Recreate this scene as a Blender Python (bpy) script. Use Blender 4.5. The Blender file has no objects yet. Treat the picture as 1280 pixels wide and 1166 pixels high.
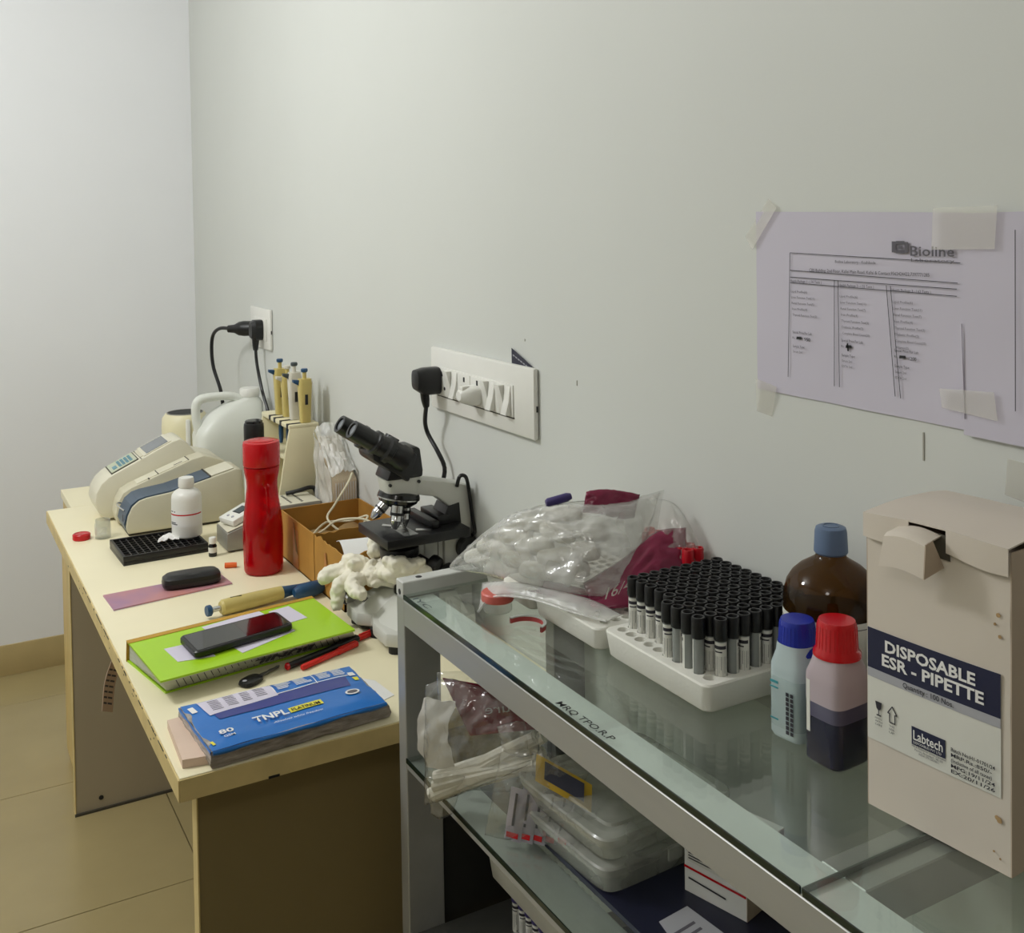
import bpy, bmesh, math, random
from mathutils import Vector, Matrix, noise
random.seed(7)
S = bpy.context.scene
C = S.collection
PI = math.pi

# ------------------------------------------------------------------ camera, light, exposure
cam_d = bpy.data.cameras.new('camera')
cam_d.sensor_width = 36.0
cam_d.lens = 37.377
cam_d.shift_y = -0.2087
cam_d.clip_start = 0.02
cam = bpy.data.objects.new('camera', cam_d)
C.objects.link(cam)
_R = Vector((0.86984898, -0.49310398, -0.01453343))
_U = Vector((0.02639886, 0.01710953, 0.99950506))
_F = Vector((0.49261127, 0.86980212, -0.02790009))
m4 = Matrix((( _R.x, _U.x, -_F.x, -0.900856), (_R.y, _U.y, -_F.y, 0.0), (_R.z, _U.z, -_F.z, 1.5), (0, 0, 0, 1)))
cam.matrix_world = m4
S.camera = cam

W = bpy.data.worlds.new('world')
S.world = W
W.use_nodes = True
W.node_tree.nodes['Background'].inputs[0].default_value = (0.9, 0.95, 1.0, 1)
W.node_tree.nodes['Background'].inputs[1].default_value = 0.15

def area(name, loc, size, power, col, rot=(0, 0, 0), size_y=None):
    l = bpy.data.lights.new(name, 'AREA')
    l.energy = power
    l.color = col
    l.size = size
    if size_y:
        l.shape = 'RECTANGLE'
        l.size_y = size_y
    o = bpy.data.objects.new(name, l)
    o.location = loc
    o.rotation_euler = rot
    C.objects.link(o)
    return o
def globe(name, loc, power, col, r=0.16):
    l = bpy.data.lights.new(name, 'POINT')
    l.energy = power
    l.color = col
    l.shadow_soft_size = r
    o = bpy.data.objects.new(name, l)
    o.location = loc
    C.objects.link(o)
    return o
globe('ceiling_globe', (-1.5, 2.3, 2.4), 39, (0.97, 0.985, 1.0))
globe('fill_light_near', (-1.7, -0.3, 2.4), 8.5, (1.0, 0.97, 0.93))  # unseen fill lamp added behind the camera to brighten the near part

S.view_settings.view_transform = 'Standard'
S.view_settings.look = 'None'
S.view_settings.gamma = 1.0
S.view_settings.use_curve_mapping = False
S.view_settings.exposure = 0.42
S.cycles.transparent_max_bounces = 32
S.cycles.max_bounces = 10

# ------------------------------------------------------------------ materials
def lin(c):
    return tuple((v / 12.92 if v <= 0.04045 else ((v + 0.055) / 1.055) ** 2.4) for v in c)
def rgb(r, g, b):
    return lin((r / 255, g / 255, b / 255))
def mat(name, col, rough=0.5, metal=0.0, var=0.06, scale=12.0, bump=0.0, bscale=60.0, spec=0.5, stretch=None, coat=0.0, trans=None, col2=None):
    m = bpy.data.materials.new(name)
    m.use_nodes = True
    nt = m.node_tree
    b = nt.nodes['Principled BSDF']
    b.inputs['Roughness'].default_value = rough
    b.inputs['Metallic'].default_value = metal
    b.inputs['Specular IOR Level'].default_value = spec
    b.inputs['Coat Weight'].default_value = coat
    tc = nt.nodes.new('ShaderNodeTexCoord')
    mp = nt.nodes.new('ShaderNodeMapping')
    if stretch:
        mp.inputs['Scale'].default_value = stretch
    nt.links.new(tc.outputs['Object'], mp.inputs[0])
    n = nt.nodes.new('ShaderNodeTexNoise')
    n.inputs['Scale'].default_value = scale
    n.inputs['Detail'].default_value = 4
    nt.links.new(mp.outputs[0], n.inputs['Vector'])
    r = nt.nodes.new('ShaderNodeValToRGB')
    lo = tuple(max(0, v * (1 - var)) for v in col)
    hi = tuple(min(1, v * (1 + var)) for v in col)
    if col2:
        lo, hi = col, col2
    r.color_ramp.elements[0].position = 0.3
    r.color_ramp.elements[1].position = 0.7
    r.color_ramp.elements[0].color = (*lo, 1)
    r.color_ramp.elements[1].color = (*hi, 1)
    nt.links.new(n.outputs['Fac'], r.inputs[0])
    nt.links.new(r.outputs[0], b.inputs['Base Color'])
    if bump > 0:
        n2 = nt.nodes.new('ShaderNodeTexNoise')
        n2.inputs['Scale'].default_value = bscale
        n2.inputs['Detail'].default_value = 3
        nt.links.new(mp.outputs[0], n2.inputs['Vector'])
        bp = nt.nodes.new('ShaderNodeBump')
        bp.inputs['Strength'].default_value = bump
        bp.inputs['Distance'].default_value = 0.004
        nt.links.new(n2.outputs['Fac'], bp.inputs['Height'])
        nt.links.new(bp.outputs[0], b.inputs['Normal'])
    if trans is not None:
        t = nt.nodes.new('ShaderNodeBsdfTransparent')
        t.inputs[0].default_value = (*trans[1], 1)
        mx = nt.nodes.new('ShaderNodeMixShader')
        mx.inputs[0].default_value = trans[0]
        out = nt.nodes['Material Output']
        nt.links.new(b.outputs[0], mx.inputs[1])
        nt.links.new(t.outputs[0], mx.inputs[2])
        nt.links.new(mx.outputs[0], out.inputs[0])
    return m
def film(name, tint, haze=0.12, gloss_rough=0.12, f0=0.08, bump=0.0, bscale=50, hazecol=(0.9, 0.9, 0.88)):
    """thin clear sheet: transparent + mirror by Fresnel + a little milky scatter"""
    m = bpy.data.materials.new(name)
    m.use_nodes = True
    nt = m.node_tree
    nt.nodes.remove(nt.nodes['Principled BSDF'])
    out = nt.nodes['Material Output']
    t = nt.nodes.new('ShaderNodeBsdfTransparent')
    t.inputs[0].default_value = (*tint, 1)
    d = nt.nodes.new('ShaderNodeBsdfDiffuse')
    d.inputs[0].default_value = (*hazecol, 1)
    g = nt.nodes.new('ShaderNodeBsdfGlossy')
    g.inputs['Roughness'].default_value = gloss_rough
    mh = nt.nodes.new('ShaderNodeMixShader')
    tc = nt.nodes.new('ShaderNodeTexCoord')
    nz = nt.nodes.new('ShaderNodeTexNoise')
    nz.inputs['Scale'].default_value = 18
    nt.links.new(tc.outputs['Object'], nz.inputs['Vector'])
    mm = nt.nodes.new('ShaderNodeMath')
    mm.operation = 'MULTIPLY'
    mm.inputs[1].default_value = haze * 2
    nt.links.new(nz.outputs['Fac'], mm.inputs[0])
    nt.links.new(mm.outputs[0], mh.inputs[0])
    nt.links.new(t.outputs[0], mh.inputs[1])
    nt.links.new(d.outputs[0], mh.inputs[2])
    lw = nt.nodes.new('ShaderNodeLayerWeight')
    lw.inputs['Blend'].default_value = 0.5
    pw = nt.nodes.new('ShaderNodeMath'); pw.operation = 'POWER'; pw.inputs[1].default_value = 5.0
    fr = nt.nodes.new('ShaderNodeMath'); fr.operation = 'MULTIPLY_ADD'
    fr.inputs[1].default_value = 1 - f0; fr.inputs[2].default_value = f0      # Schlick: f0 + (1-f0)(1-cos)^5
    nt.links.new(lw.outputs['Facing'], pw.inputs[0])
    nt.links.new(pw.outputs[0], fr.inputs[0])
    mg = nt.nodes.new('ShaderNodeMixShader')
    nt.links.new(fr.outputs[0], mg.inputs[0])
    nt.links.new(mh.outputs[0], mg.inputs[1])
    nt.links.new(g.outputs[0], mg.inputs[2])
    if bump:
        n2 = nt.nodes.new('ShaderNodeTexNoise')
        n2.inputs['Scale'].default_value = bscale
        nt.links.new(tc.outputs['Object'], n2.inputs['Vector'])
        bp = nt.nodes.new('ShaderNodeBump')
        bp.inputs['Strength'].default_value = bump
        bp.inputs['Distance'].default_value = 0.01
        nt.links.new(n2.outputs['Fac'], bp.inputs['Height'])
        nt.links.new(bp.outputs[0], g.inputs['Normal'])
        nt.links.new(bp.outputs[0], lw.inputs['Normal'])
    nt.links.new(mg.outputs[0], out.inputs[0])
    return m

MAT = dict(
    wall=mat('wall_paint', rgb(212, 214, 209), 0.55, var=0.012, scale=2.5, bump=0.04, bscale=25, spec=0.3),
    wallfar=mat('wall_paint_cool_lit', rgb(240, 241, 243), 0.55, var=0.012, scale=2.5, bump=0.04, bscale=25, spec=0.3),  # cool tint, with the brighter light on this wall put into its colour
    wallnear=mat('wall_paint_low_bounce', rgb(120, 112, 98), 0.7, var=0.03),  # unseen wall, darkened so it bounces less light onto the near sides
    greysachet=mat('grey_lilac_sachet', rgb(168, 162, 172), 0.4, var=0.12, scale=40),
    rackshade=mat('rack_shade_board', rgb(40, 40, 36), 0.6, var=0.06),  # colour of the boards added for the shade under the rack
    ceiling=mat('ceiling_paint', rgb(225, 225, 220), 0.7, var=0.01),
    tile=mat('vitrified_tile', rgb(172, 156, 112), 0.22, var=0.05, scale=5, spec=0.5),
    grout=mat('tile_joint', rgb(120, 105, 75), 0.8),
    skirt=mat('skirting_tile', rgb(190, 170, 122), 0.4, var=0.04),
    lam=mat('cream_laminate', rgb(243, 234, 200), 0.38, var=0.02, scale=6, spec=0.4),
    edge=mat('laminate_edge', rgb(215, 193, 135), 0.5, var=0.08, scale=20),
    panel=mat('panel_board', rgb(172, 160, 136), 0.55, var=0.05, scale=5, stretch=(1, 1, 0.3)),
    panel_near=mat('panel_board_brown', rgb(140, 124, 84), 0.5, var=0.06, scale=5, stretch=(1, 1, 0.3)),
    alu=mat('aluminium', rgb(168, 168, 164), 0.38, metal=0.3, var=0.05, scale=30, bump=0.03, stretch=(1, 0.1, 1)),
    aludark=mat('aluminium_dark_shade', rgb(112, 112, 108), 0.42, metal=0.4, var=0.08, scale=25),  # rack aluminium with shade put into its colour; also the key blade
    black=mat('black_plastic', rgb(22, 22, 24), 0.35, var=0.1),
    blackgloss=mat('black_gloss', rgb(14, 14, 16), 0.12, var=0.1),
    blackmat=mat('black_matte', rgb(26, 26, 27), 0.6, var=0.1),
    capblack=mat('black_stopper', rgb(17, 17, 19), 0.38, var=0.1),
    white=mat('white_plastic', rgb(232, 231, 224), 0.35, var=0.02),
    whitemat=mat('white_card', rgb(236, 235, 232), 0.7, var=0.02),
    paper=mat('paper_lilac', rgb(202, 197, 210), 0.8, var=0.015, scale=4),
    tape=mat('clear_tape', rgb(240, 238, 232), 0.3, var=0.02, trans=(0.78, (0.99, 0.985, 0.97))),
    ink=mat('printed_ink', rgb(45, 43, 52), 0.7, var=0.02),
    inkgrey=mat('printed_ink_grey', rgb(95, 92, 100), 0.7, var=0.02),
    beige=mat('instrument_beige', rgb(208, 202, 178), 0.45, var=0.03, bump=0.03, bscale=300),
    beigelight=mat('instrument_cream', rgb(222, 217, 196), 0.42, var=0.02),
    beigedark=mat('instrument_dark_line', rgb(70, 66, 56), 0.6),  # dark tone for seams, slots, chips and small marks
    slate=mat('slate_blue_plastic', rgb(70, 88, 108), 0.4, var=0.05),
    lcd=mat('lcd_grey', rgb(130, 134, 138), 0.25, var=0.05),
    keyblue=mat('keypad_blue', rgb(105, 150, 165), 0.5),
    keyface=mat('keypad_face', rgb(195, 200, 175), 0.5),
    steel=mat('grey_steel', rgb(150, 148, 140), 0.4, metal=0.3, var=0.05),
    chrome=mat('chrome', rgb(205, 205, 205), 0.18, metal=1.0, var=0.04),
    card=mat('brown_cardboard', rgb(176, 128, 52), 0.75, var=0.12, scale=14, bump=0.1, bscale=40),
    cardin=mat('cardboard_inside', rgb(150, 122, 78), 0.8, var=0.1),
    cardtape=mat('old_brown_tape', rgb(190, 128, 62), 0.4, var=0.2, scale=25),
    boxwhite=mat('worn_white_carton', rgb(216, 206, 193), 0.6, var=0.035, scale=7),
    boxside=mat('carton_side', rgb(190, 172, 152), 0.7, var=0.03),
    navy=mat('navy_print', rgb(26, 30, 62), 0.5, var=0.06),
    greyprint=mat('grey_print', rgb(172, 172, 178), 0.6, var=0.02),
    rust=mat('rust_stain', rgb(168, 138, 96), 0.8, var=0.3, scale=80),
    foam=mat('white_foam', rgb(236, 235, 226), 0.75, var=0.02, bump=0.12, bscale=220),
    foamgrey=mat('grey_foam', rgb(190, 188, 176), 0.8, var=0.04, bump=0.1, bscale=200),
    tube=mat('tube_plastic', rgb(176, 180, 176), 0.15, var=0.03, trans=(0.35, (0.9, 0.92, 0.9))),
    redcap=mat('red_stopper', rgb(190, 16, 34), 0.35, var=0.06),
    purplecap=mat('purple_stopper', rgb(62, 50, 110), 0.4, var=0.06),
    redb=mat('red_bottle_plastic', rgb(196, 4, 20), 0.08, var=0.1, scale=6, coat=0.4, trans=(0.5, (0.9, 0.03, 0.05))),
    redlid=mat('red_plastic', rgb(196, 12, 24), 0.2, var=0.04),
    orange=mat('orange_plastic', rgb(240, 110, 40), 0.4),
    milky=mat('milky_plastic', rgb(218, 222, 216), 0.32, var=0.02, trans=(0.22, (0.9, 0.92, 0.9))),
    jug=mat('jug_plastic', rgb(236, 238, 230), 0.35, var=0.02, trans=(0.1, (0.9, 0.92, 0.9))),
    aqua=mat('milky_aqua_plastic', rgb(196, 212, 214), 0.3, var=0.02, trans=(0.12, (0.85, 0.93, 0.93))),
    pinkmilk=mat('milky_rose_plastic', rgb(200, 184, 190), 0.3, var=0.02, trans=(0.15, (0.9, 0.85, 0.88))),
    violetliq=mat('violet_liquid', rgb(22, 24, 52), 0.22, var=0.08, scale=30),
    violetmid=mat('violet_liquid_edge', rgb(92, 88, 112), 0.3, var=0.06),
    bluecap=mat('blue_cap', rgb(20, 42, 160), 0.35, var=0.04),
    greycap=mat('steel_blue_cap', rgb(92, 112, 142), 0.4, var=0.05),
    amber=mat('amber_glass', rgb(52, 34, 8), 0.06, var=0.25, scale=14, coat=0.6, trans=(0.62, rgb(176, 138, 40))),
    label=mat('white_label', rgb(222, 221, 212), 0.55, var=0.02),
    orangeprint=mat('orange_print', rgb(216, 130, 60), 0.6),
    tealprint=mat('teal_print', rgb(60, 150, 160), 0.6),
    yellowprint=mat('yellow_print', rgb(232, 222, 70), 0.6),
    green=mat('lime_cover', rgb(168, 214, 32), 0.35, var=0.03, scale=4),
    ochre=mat('ochre_tape', rgb(186, 142, 44), 0.6, var=0.1),
    pages=mat('page_block', rgb(186, 190, 172), 0.8, var=0.1, scale=40, stretch=(1, 1, 20)),
    lilacsheet=mat('lilac_sheet', rgb(214, 208, 224), 0.7, var=0.02),
    phonescreen=mat('dark_screen', rgb(16, 15, 18), 0.06, var=0.2, coat=0.5),
    phonered=mat('dark_red_screen', rgb(46, 14, 18), 0.06, var=0.2, coat=0.5),
    reamblue=mat('blue_wrapper', rgb(24, 112, 196), 0.28, var=0.05, scale=8, bump=0.12, bscale=40),
    reamindigo=mat('indigo_print', rgb(44, 58, 138), 0.3, var=0.05),
    wrapside=mat('crumpled_clear_wrap', rgb(160, 152, 146), 0.25, var=0.45, scale=30, bump=0.5, bscale=60, stretch=(1, 1, 5)),
    pinkpad=mat('pale_pink_pad', rgb(222, 196, 176), 0.7),
    mauve=mat('mauve_print', rgb(150, 118, 158), 0.4, col2=rgb(205, 140, 128), scale=7),
    latex=mat('cream_latex', rgb(242, 236, 216), 0.5, var=0.05, scale=30, bump=0.15, bscale=120),
    tissue=mat('tissue_edges', rgb(214, 198, 172), 0.85, var=0.14, scale=60, stretch=(8, 8, 0.3)),
    cotton=mat('white_cotton', rgb(236, 234, 224), 0.9, var=0.05, scale=40, bump=0.5, bscale=130),
    pipbody=mat('pipette_ivory', rgb(202, 184, 112), 0.42, var=0.06, scale=25),
    pipblue=mat('pipette_blue', rgb(32, 74, 112), 0.4, var=0.06),
    standcream=mat('stand_cream', rgb(232, 224, 188), 0.4, var=0.02),
    cable=mat('cream_cable', rgb(216, 208, 180), 0.5),
    maroon=mat('maroon_plastic', rgb(112, 22, 50), 0.22, var=0.2, scale=16, bump=0.25, bscale=25),
    maroonclear=mat('maroon_film', rgb(136, 44, 76), 0.2, var=0.25, scale=14, bump=0.3, bscale=30, trans=(0.25, (0.8, 0.35, 0.45))),
    scopegrey=mat('scope_grey', rgb(206, 206, 198), 0.45, var=0.03),
    glassedge=mat('glass_cut_edge', rgb(14, 34, 28), 0.15, var=0.1),
    wood=mat('wooden_board', rgb(214, 188, 124), 0.5, var=0.1, scale=8, stretch=(1, 6, 1)),
    penred=mat('red_pen', rgb(222, 38, 30), 0.3),
    pip2=mat('pipette_pale', rgb(214, 210, 196), 0.45, var=0.05),
    greyrub=mat('grey_marker_ink', rgb(70, 78, 80), 0.6),
    dirt=mat('plaster_mark', rgb(180, 178, 168), 0.8),
    navydark=mat('navy_cover', rgb(28, 30, 52), 0.4, var=0.1),
    yellow=mat('yellow_sachet', rgb(196, 160, 30), 0.35, var=0.2, scale=20),
)
MAT['glass'] = film('shelf_glass', (0.93, 0.965, 0.94), haze=0.02, gloss_rough=0.015, f0=0.06)
MAT['clear'] = film('clear_bag_film', (0.95, 0.95, 0.94), haze=0.09, gloss_rough=0.14, f0=0.06, bump=0.5, bscale=45)
MAT['bagwhite'] = film('milky_bag_film', (0.95, 0.95, 0.94), haze=0.27, gloss_rough=0.14, f0=0.08, bump=0.6, bscale=50)
MAT['clearbox'] = film('clear_container', (0.86, 0.87, 0.84), haze=0.34, gloss_rough=0.12, f0=0.07, hazecol=(0.72, 0.73, 0.66))
MAT['clearlow'] = film('clear_bag_film_thin', (0.97, 0.97, 0.96), haze=0.045, gloss_rough=0.12, f0=0.07, bump=0.5, bscale=45)
MAT['clearjar'] = film('clear_jar', (0.92, 0.93, 0.91), haze=0.14, gloss_rough=0.08, f0=0.05)

# ------------------------------------------------------------------ mesh helpers
def sp(x, e):
    return math.copysign(abs(x) ** e, x)
class MB:
    def __init__(s):
        s.bm = bmesh.new()
    def box(s, lo, hi, bev=0.0, M=None, seg=2):
        b = bmesh.new()
        bmesh.ops.create_cube(b, size=1.0)
        lo, hi = Vector(lo), Vector(hi)
        for v in b.verts:
            v.co = Vector(((v.co.x + .5) * (hi.x - lo.x) + lo.x, (v.co.y + .5) * (hi.y - lo.y) + lo.y, (v.co.z + .5) * (hi.z - lo.z) + lo.z))
        if bev > 0:
            bmesh.ops.bevel(b, geom=b.edges[:], offset=bev, segments=seg, profile=0.5, affect='EDGES')
        return s.add(b, M)
    def add(s, b, M=None):
        if M is not None:
            b.transform(M)
        bmesh.ops.recalc_face_normals(b, faces=b.faces[:])
        me = bpy.data.meshes.new('tmp')
        b.to_mesh(me)
        b.free()
        s.bm.from_mesh(me)
        bpy.data.meshes.remove(me)
        return s
    def lathe(s, prof, seg=24, M=None, cap=True, a0=0.0, a1=2 * PI):
        """prof: list of (r, z) bottom to top"""
        b = bmesh.new()
        full = abs(a1 - a0 - 2 * PI) < 1e-6
        n = seg if full else seg + 1
        rings = []
        for r, z in prof:
            rings.append([b.verts.new((r * math.cos(a0 + (a1 - a0) * i / seg), r * math.sin(a0 + (a1 - a0) * i / seg), z)) for i in range(n)])
        for k in range(len(rings) - 1):
            for i in range(seg):
                j = (i + 1) % n if full else i + 1
                b.faces.new((rings[k][i], rings[k][j], rings[k + 1][j], rings[k + 1][i]))
        if cap and full:
            b.faces.new(list(reversed(rings[0])))
            b.faces.new(rings[-1])
        if M is not None:
            b.transform(M)
        if full:
            bmesh.ops.recalc_face_normals(b, faces=b.faces[:])
        me = bpy.data.meshes.new('tmp'); b.to_mesh(me); b.free(); s.bm.from_mesh(me); bpy.data.meshes.remove(me)
        return s
    def cyl(s, p0, p1, r0, r1=None, seg=16):
        p0, p1 = Vector(p0), Vector(p1)
        d = p1 - p0
        q = Vector((0, 0, 1)).rotation_difference(d.normalized()).to_matrix().to_4x4()
        r1 = r0 if r1 is None else r1
        return s.lathe([(r0, 0), (r1, d.length)], seg, Matrix.Translation(p0) @ q)
    def lathe_axis(s, p0, p1, prof, seg=20):
        p0, p1 = Vector(p0), Vector(p1)
        d = p1 - p0
        q = Vector((0, 0, 1)).rotation_difference(d.normalized()).to_matrix().to_4x4()
        return s.lathe(prof, seg, Matrix.Translation(p0) @ q)
    def tube(s, pts, r, seg=8, smooth=4, rads=None):
        pts = [Vector(p) for p in pts]
        if smooth > 1 and len(pts) > 2:
            out, rr = [], []
            P = [pts[0]] + pts + [pts[-1]]
            for i in range(1, len(P) - 2):
                for k in range(smooth):
                    t = k / smooth
                    a, b_, c, d = P[i - 1], P[i], P[i + 1], P[i + 2]
                    out.append(0.5 * ((2 * b_) + (c - a) * t + (2 * a - 5 * b_ + 4 * c - d) * t * t + (3 * b_ - a - 3 * c + d) * t ** 3))
                    if rads:
                        rr.append(rads[i - 1] * (1 - t) + rads[i] * t)
            out.append(pts[-1])
            if rads:
                rr.append(rads[-1])
                rads = rr
            pts = out
        b = bmesh.new()
        rings = []
        up = Vector((0.13, 0.31, 0.94)).normalized()
        for i, p in enumerate(pts):
            d = (pts[min(i + 1, len(pts) - 1)] - pts[max(i - 1, 0)]).normalized()
            x = d.cross(up)
            if x.length < 1e-3:
                x = d.cross(Vector((1, 0, 0)))
            x.normalize()
            y = x.cross(d).normalized()
            ri = rads[i] if rads else r
            rings.append([b.verts.new(p + (x * math.cos(2 * PI * k / seg) + y * math.sin(2 * PI * k / seg)) * ri) for k in range(seg)])
        for i in range(len(rings) - 1):
            for k in range(seg):
                b.faces.new((rings[i][k], rings[i][(k + 1) % seg], rings[i + 1][(k + 1) % seg], rings[i + 1][k]))
        b.faces.new(rings[0])
        b.faces.new(rings[-1])
        return s.add(b)
    def prism(s, poly, a, b_, axis='y', bev=0.0, M=None):
        """polygon extruded along axis. axis y: poly in (x,z); z: (x,y); x: (y,z)"""
        b = bmesh.new()
        def mk(p, t):
            if axis == 'y': return (p[0], t, p[1])
            if axis == 'z': return (p[0], p[1], t)
            return (t, p[0], p[1])
        A = [b.verts.new(mk(p, a)) for p in poly]
        B = [b.verts.new(mk(p, b_)) for p in poly]
        n = len(poly)
        b.faces.new(A)
        b.faces.new(list(reversed(B)))
        for i in range(n):
            b.faces.new((A[i], A[(i + 1) % n], B[(i + 1) % n], B[i]))
        bmesh.ops.recalc_face_normals(b, faces=b.faces[:])
        if bev > 0:
            bmesh.ops.bevel(b, geom=b.edges[:], offset=bev, segments=2, profile=0.5, affect='EDGES')
        return s.add(b, M)
    def loft(s, secs, n=32, e=0.5, M=None):
        """secs: (z, hx, hy, cx, cy, e) superellipse sections"""
        b = bmesh.new()
        rings = []
        for q in secs:
            z, hx, hy, cx, cy = q[:5]
            ee = q[5] if len(q) > 5 else e
            rings.append([b.verts.new((cx + hx * sp(math.cos(2 * PI * i / n), ee), cy + hy * sp(math.sin(2 * PI * i / n), ee), z)) for i in range(n)])
        for k in range(len(rings) - 1):
            for i in range(n):
                b.faces.new((rings[k][i], rings[k][(i + 1) % n], rings[k + 1][(i + 1) % n], rings[k + 1][i]))
        b.faces.new(list(reversed(rings[0])))
        b.faces.new(rings[-1])
        return s.add(b, M)
    def slab(s, quad, z_off, nrm=None):
        """4 coplanar points, extruded by z_off along normal"""
        q = [Vector(p) for p in quad]
        if nrm is None:
            nrm = (q[1] - q[0]).cross(q[-1] - q[0]).normalized()
        nrm = Vector(nrm)
        b = bmesh.new()
        A = [b.verts.new(p) for p in q]
        B = [b.verts.new(p + nrm * z_off) for p in q]
        n = len(q)
        b.faces.new(A)
        b.faces.new(list(reversed(B)))
        for i in range(n):
            b.faces.new((A[i], A[(i + 1) % n], B[(i + 1) % n], B[i]))
        return s.add(b)
    def sheet(s, f, nu, nv, thick=0.0, nfun=None):
        b = bmesh.new()
        g = [[b.verts.new(f(i / nu, j / nv)) for j in range(nv + 1)] for i in range(nu + 1)]
        for i in range(nu):
            for j in range(nv):
                b.faces.new((g[i][j], g[i + 1][j], g[i + 1][j + 1], g[i][j + 1]))
        if thick:
            bmesh.ops.recalc_face_normals(b, faces=b.faces[:])
            bmesh.ops.solidify(b, geom=b.faces[:], thickness=thick)
        return s.add(b)
    def blob(s, c, r, sub=3, amp=0.2, freq=30, seed=0, M=None):
        b = bmesh.new()
        bmesh.ops.create_icosphere(b, subdivisions=sub, radius=1.0)
        for v in b.verts:
            p = Vector((v.co.x * r[0], v.co.y * r[1], v.co.z * r[2]))
            k = 1 + amp * noise.noise(p * freq + Vector((seed * 3.1, seed, 0))) + amp * .5 * noise.noise(p * freq * 2.3 + Vector((seed, 0, seed)))
            v.co = p * k
        b.transform(Matrix.Translation(c) if M is None else Matrix.Translation(c) @ M)
        return s.add(b)

def finish(name, me, m, root=None, parent=None, smooth=35):
    for p in me.polygons:
        p.use_smooth = True
    me.set_sharp_from_angle(angle=math.radians(smooth))
    if m is not None:
        me.materials.append(MAT[m] if isinstance(m, str) else m)
    o = bpy.data.objects.new(name, me)
    C.objects.link(o)
    base = root
    if root is not None:
        me.transform(root_matrix(root).inverted())
    if parent is not None:
        o.parent = parent
    elif root is not None:
        o.parent = root
    return o
def root_matrix(r):
    return Matrix.Translation(r.location) @ r.rotation_euler.to_matrix().to_4x4()
def part(name, mb, m, root, parent=None, label=None, smooth=35, kind=None):
    """a part in WORLD coordinates under thing root (parent: a part, for sub-parts)"""
    me = bpy.data.meshes.new(name)
    mb.bm.to_mesh(me)
    mb.bm.free()
    o = finish(name, me, m, root, parent, smooth)
    if label: o['label'] = label
    if kind: o['kind'] = kind
    return o
def thing(name, label, cat, loc, rz=0.0, group=None):
    o = bpy.data.objects.new(name, None)
    o.empty_display_size = 0.03
    o.location = loc
    o.rotation_euler = (0, 0, rz)
    C.objects.link(o)
    o['label'] = label
    o['category'] = cat
    if group: o['group'] = group
    return o
def single(name, mb, m, label, cat, group=None, smooth=35):
    me = bpy.data.meshes.new(name)
    mb.bm.to_mesh(me)
    mb.bm.free()
    cs = [v.co for v in me.vertices]
    c = Vector((sum(v.x for v in cs) / len(cs), sum(v.y for v in cs) / len(cs), min(v.z for v in cs)))
    me.transform(Matrix.Translation(-c))
    o = finish(name, me, m, None, None, smooth)
    o.location = c
    o['label'] = label
    o['category'] = cat
    if group: o['group'] = group
    return o
def structure(name, mb, m, parent=None):
    o = part(name, mb, m, None)
    if parent: o.parent = parent
    else: o['kind'] = 'structure'
    return o
def dup(root, loc, rz, label, group=None):
    r = root.copy()
    C.objects.link(r)
    r.location = loc
    r.rotation_euler = (0, 0, rz)
    r['label'] = label
    if group: r['group'] = group
    for ch in list(root.children):
        c = ch.copy(); C.objects.link(c); c.parent = r
        for g in list(ch.children):
            d = g.copy(); C.objects.link(d); d.parent = c
    return r

_txt = {}
def text(s, o, u, v, h, m, root, parent=None, width=None, align='LEFT', bold=0.0, name='lettering', shear=0.0, depth=0.00015):
    """flat lettering: o = baseline start, u = reading direction, v = up, h = capital height"""
    cu = bpy.data.curves.new('t', 'FONT')
    cu.body = s
    cu.size = 1.0
    cu.offset = bold
    cu.shear = shear
    cu.resolution_u = 2
    ob = bpy.data.objects.new('t', cu)
    C.objects.link(ob)
    dg = bpy.context.evaluated_depsgraph_get()
    me = bpy.data.meshes.new_from_object(ob.evaluated_get(dg))
    bpy.data.objects.remove(ob)
    bpy.data.curves.remove(cu)
    if not len(me.vertices):
        return None
    x0 = min(q.co.x for q in me.vertices); x1 = max(q.co.x for q in me.vertices)
    sx = sy = h / 0.729
    if width:
        sx = width / (x1 - x0)
    off = -x0 * sx
    if align == 'CENTER':
        off -= (x1 - x0) * sx / 2
    u, v = Vector(u).normalized(), Vector(v).normalized()
    n = u.cross(v).normalized()
    o = Vector(o)
    for q in me.vertices:
        q.co = o + u * (q.co.x * sx + off) + v * (q.co.y * sy) + n * depth
    me.name = name
    ob = finish(name, me, m, root, parent)
    return ob
def bar(p, u, v, w, h, m, root, parent=None, name='print_mark', d=0.00012, label=None):
    """thin printed rectangle from corner p"""
    u, v = Vector(u).normalized(), Vector(v).normalized()
    p = Vector(p)
    n = u.cross(v).normalized()
    mb = MB().slab([p + n * d, p + u * w + n * d, p + u * w + v * h + n * d, p + v * h + n * d], 0.00008, n)
    return part(name, mb, m, root, parent, label)
def bars(lst, u, v, m, root, parent=None, name='print_mark', d=0.00012):
    u, v = Vector(u).normalized(), Vector(v).normalized()
    n = u.cross(v).normalized()
    mb = MB()
    for p, w, h in lst:
        p = Vector(p)
        mb.slab([p + n * d, p + u * w + n * d, p + u * w + v * h + n * d, p + v * h + n * d], 0.00008, n)
    return part(name, mb, m, root, parent)
def qmap(c):
    c = [Vector(p) for p in c]   # near-left, near-right, far-right, far-left
    return lambda s, t: (c[0] * (1 - s) + c[1] * s) * (1 - t) + (c[3] * (1 - s) + c[2] * s) * t
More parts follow.
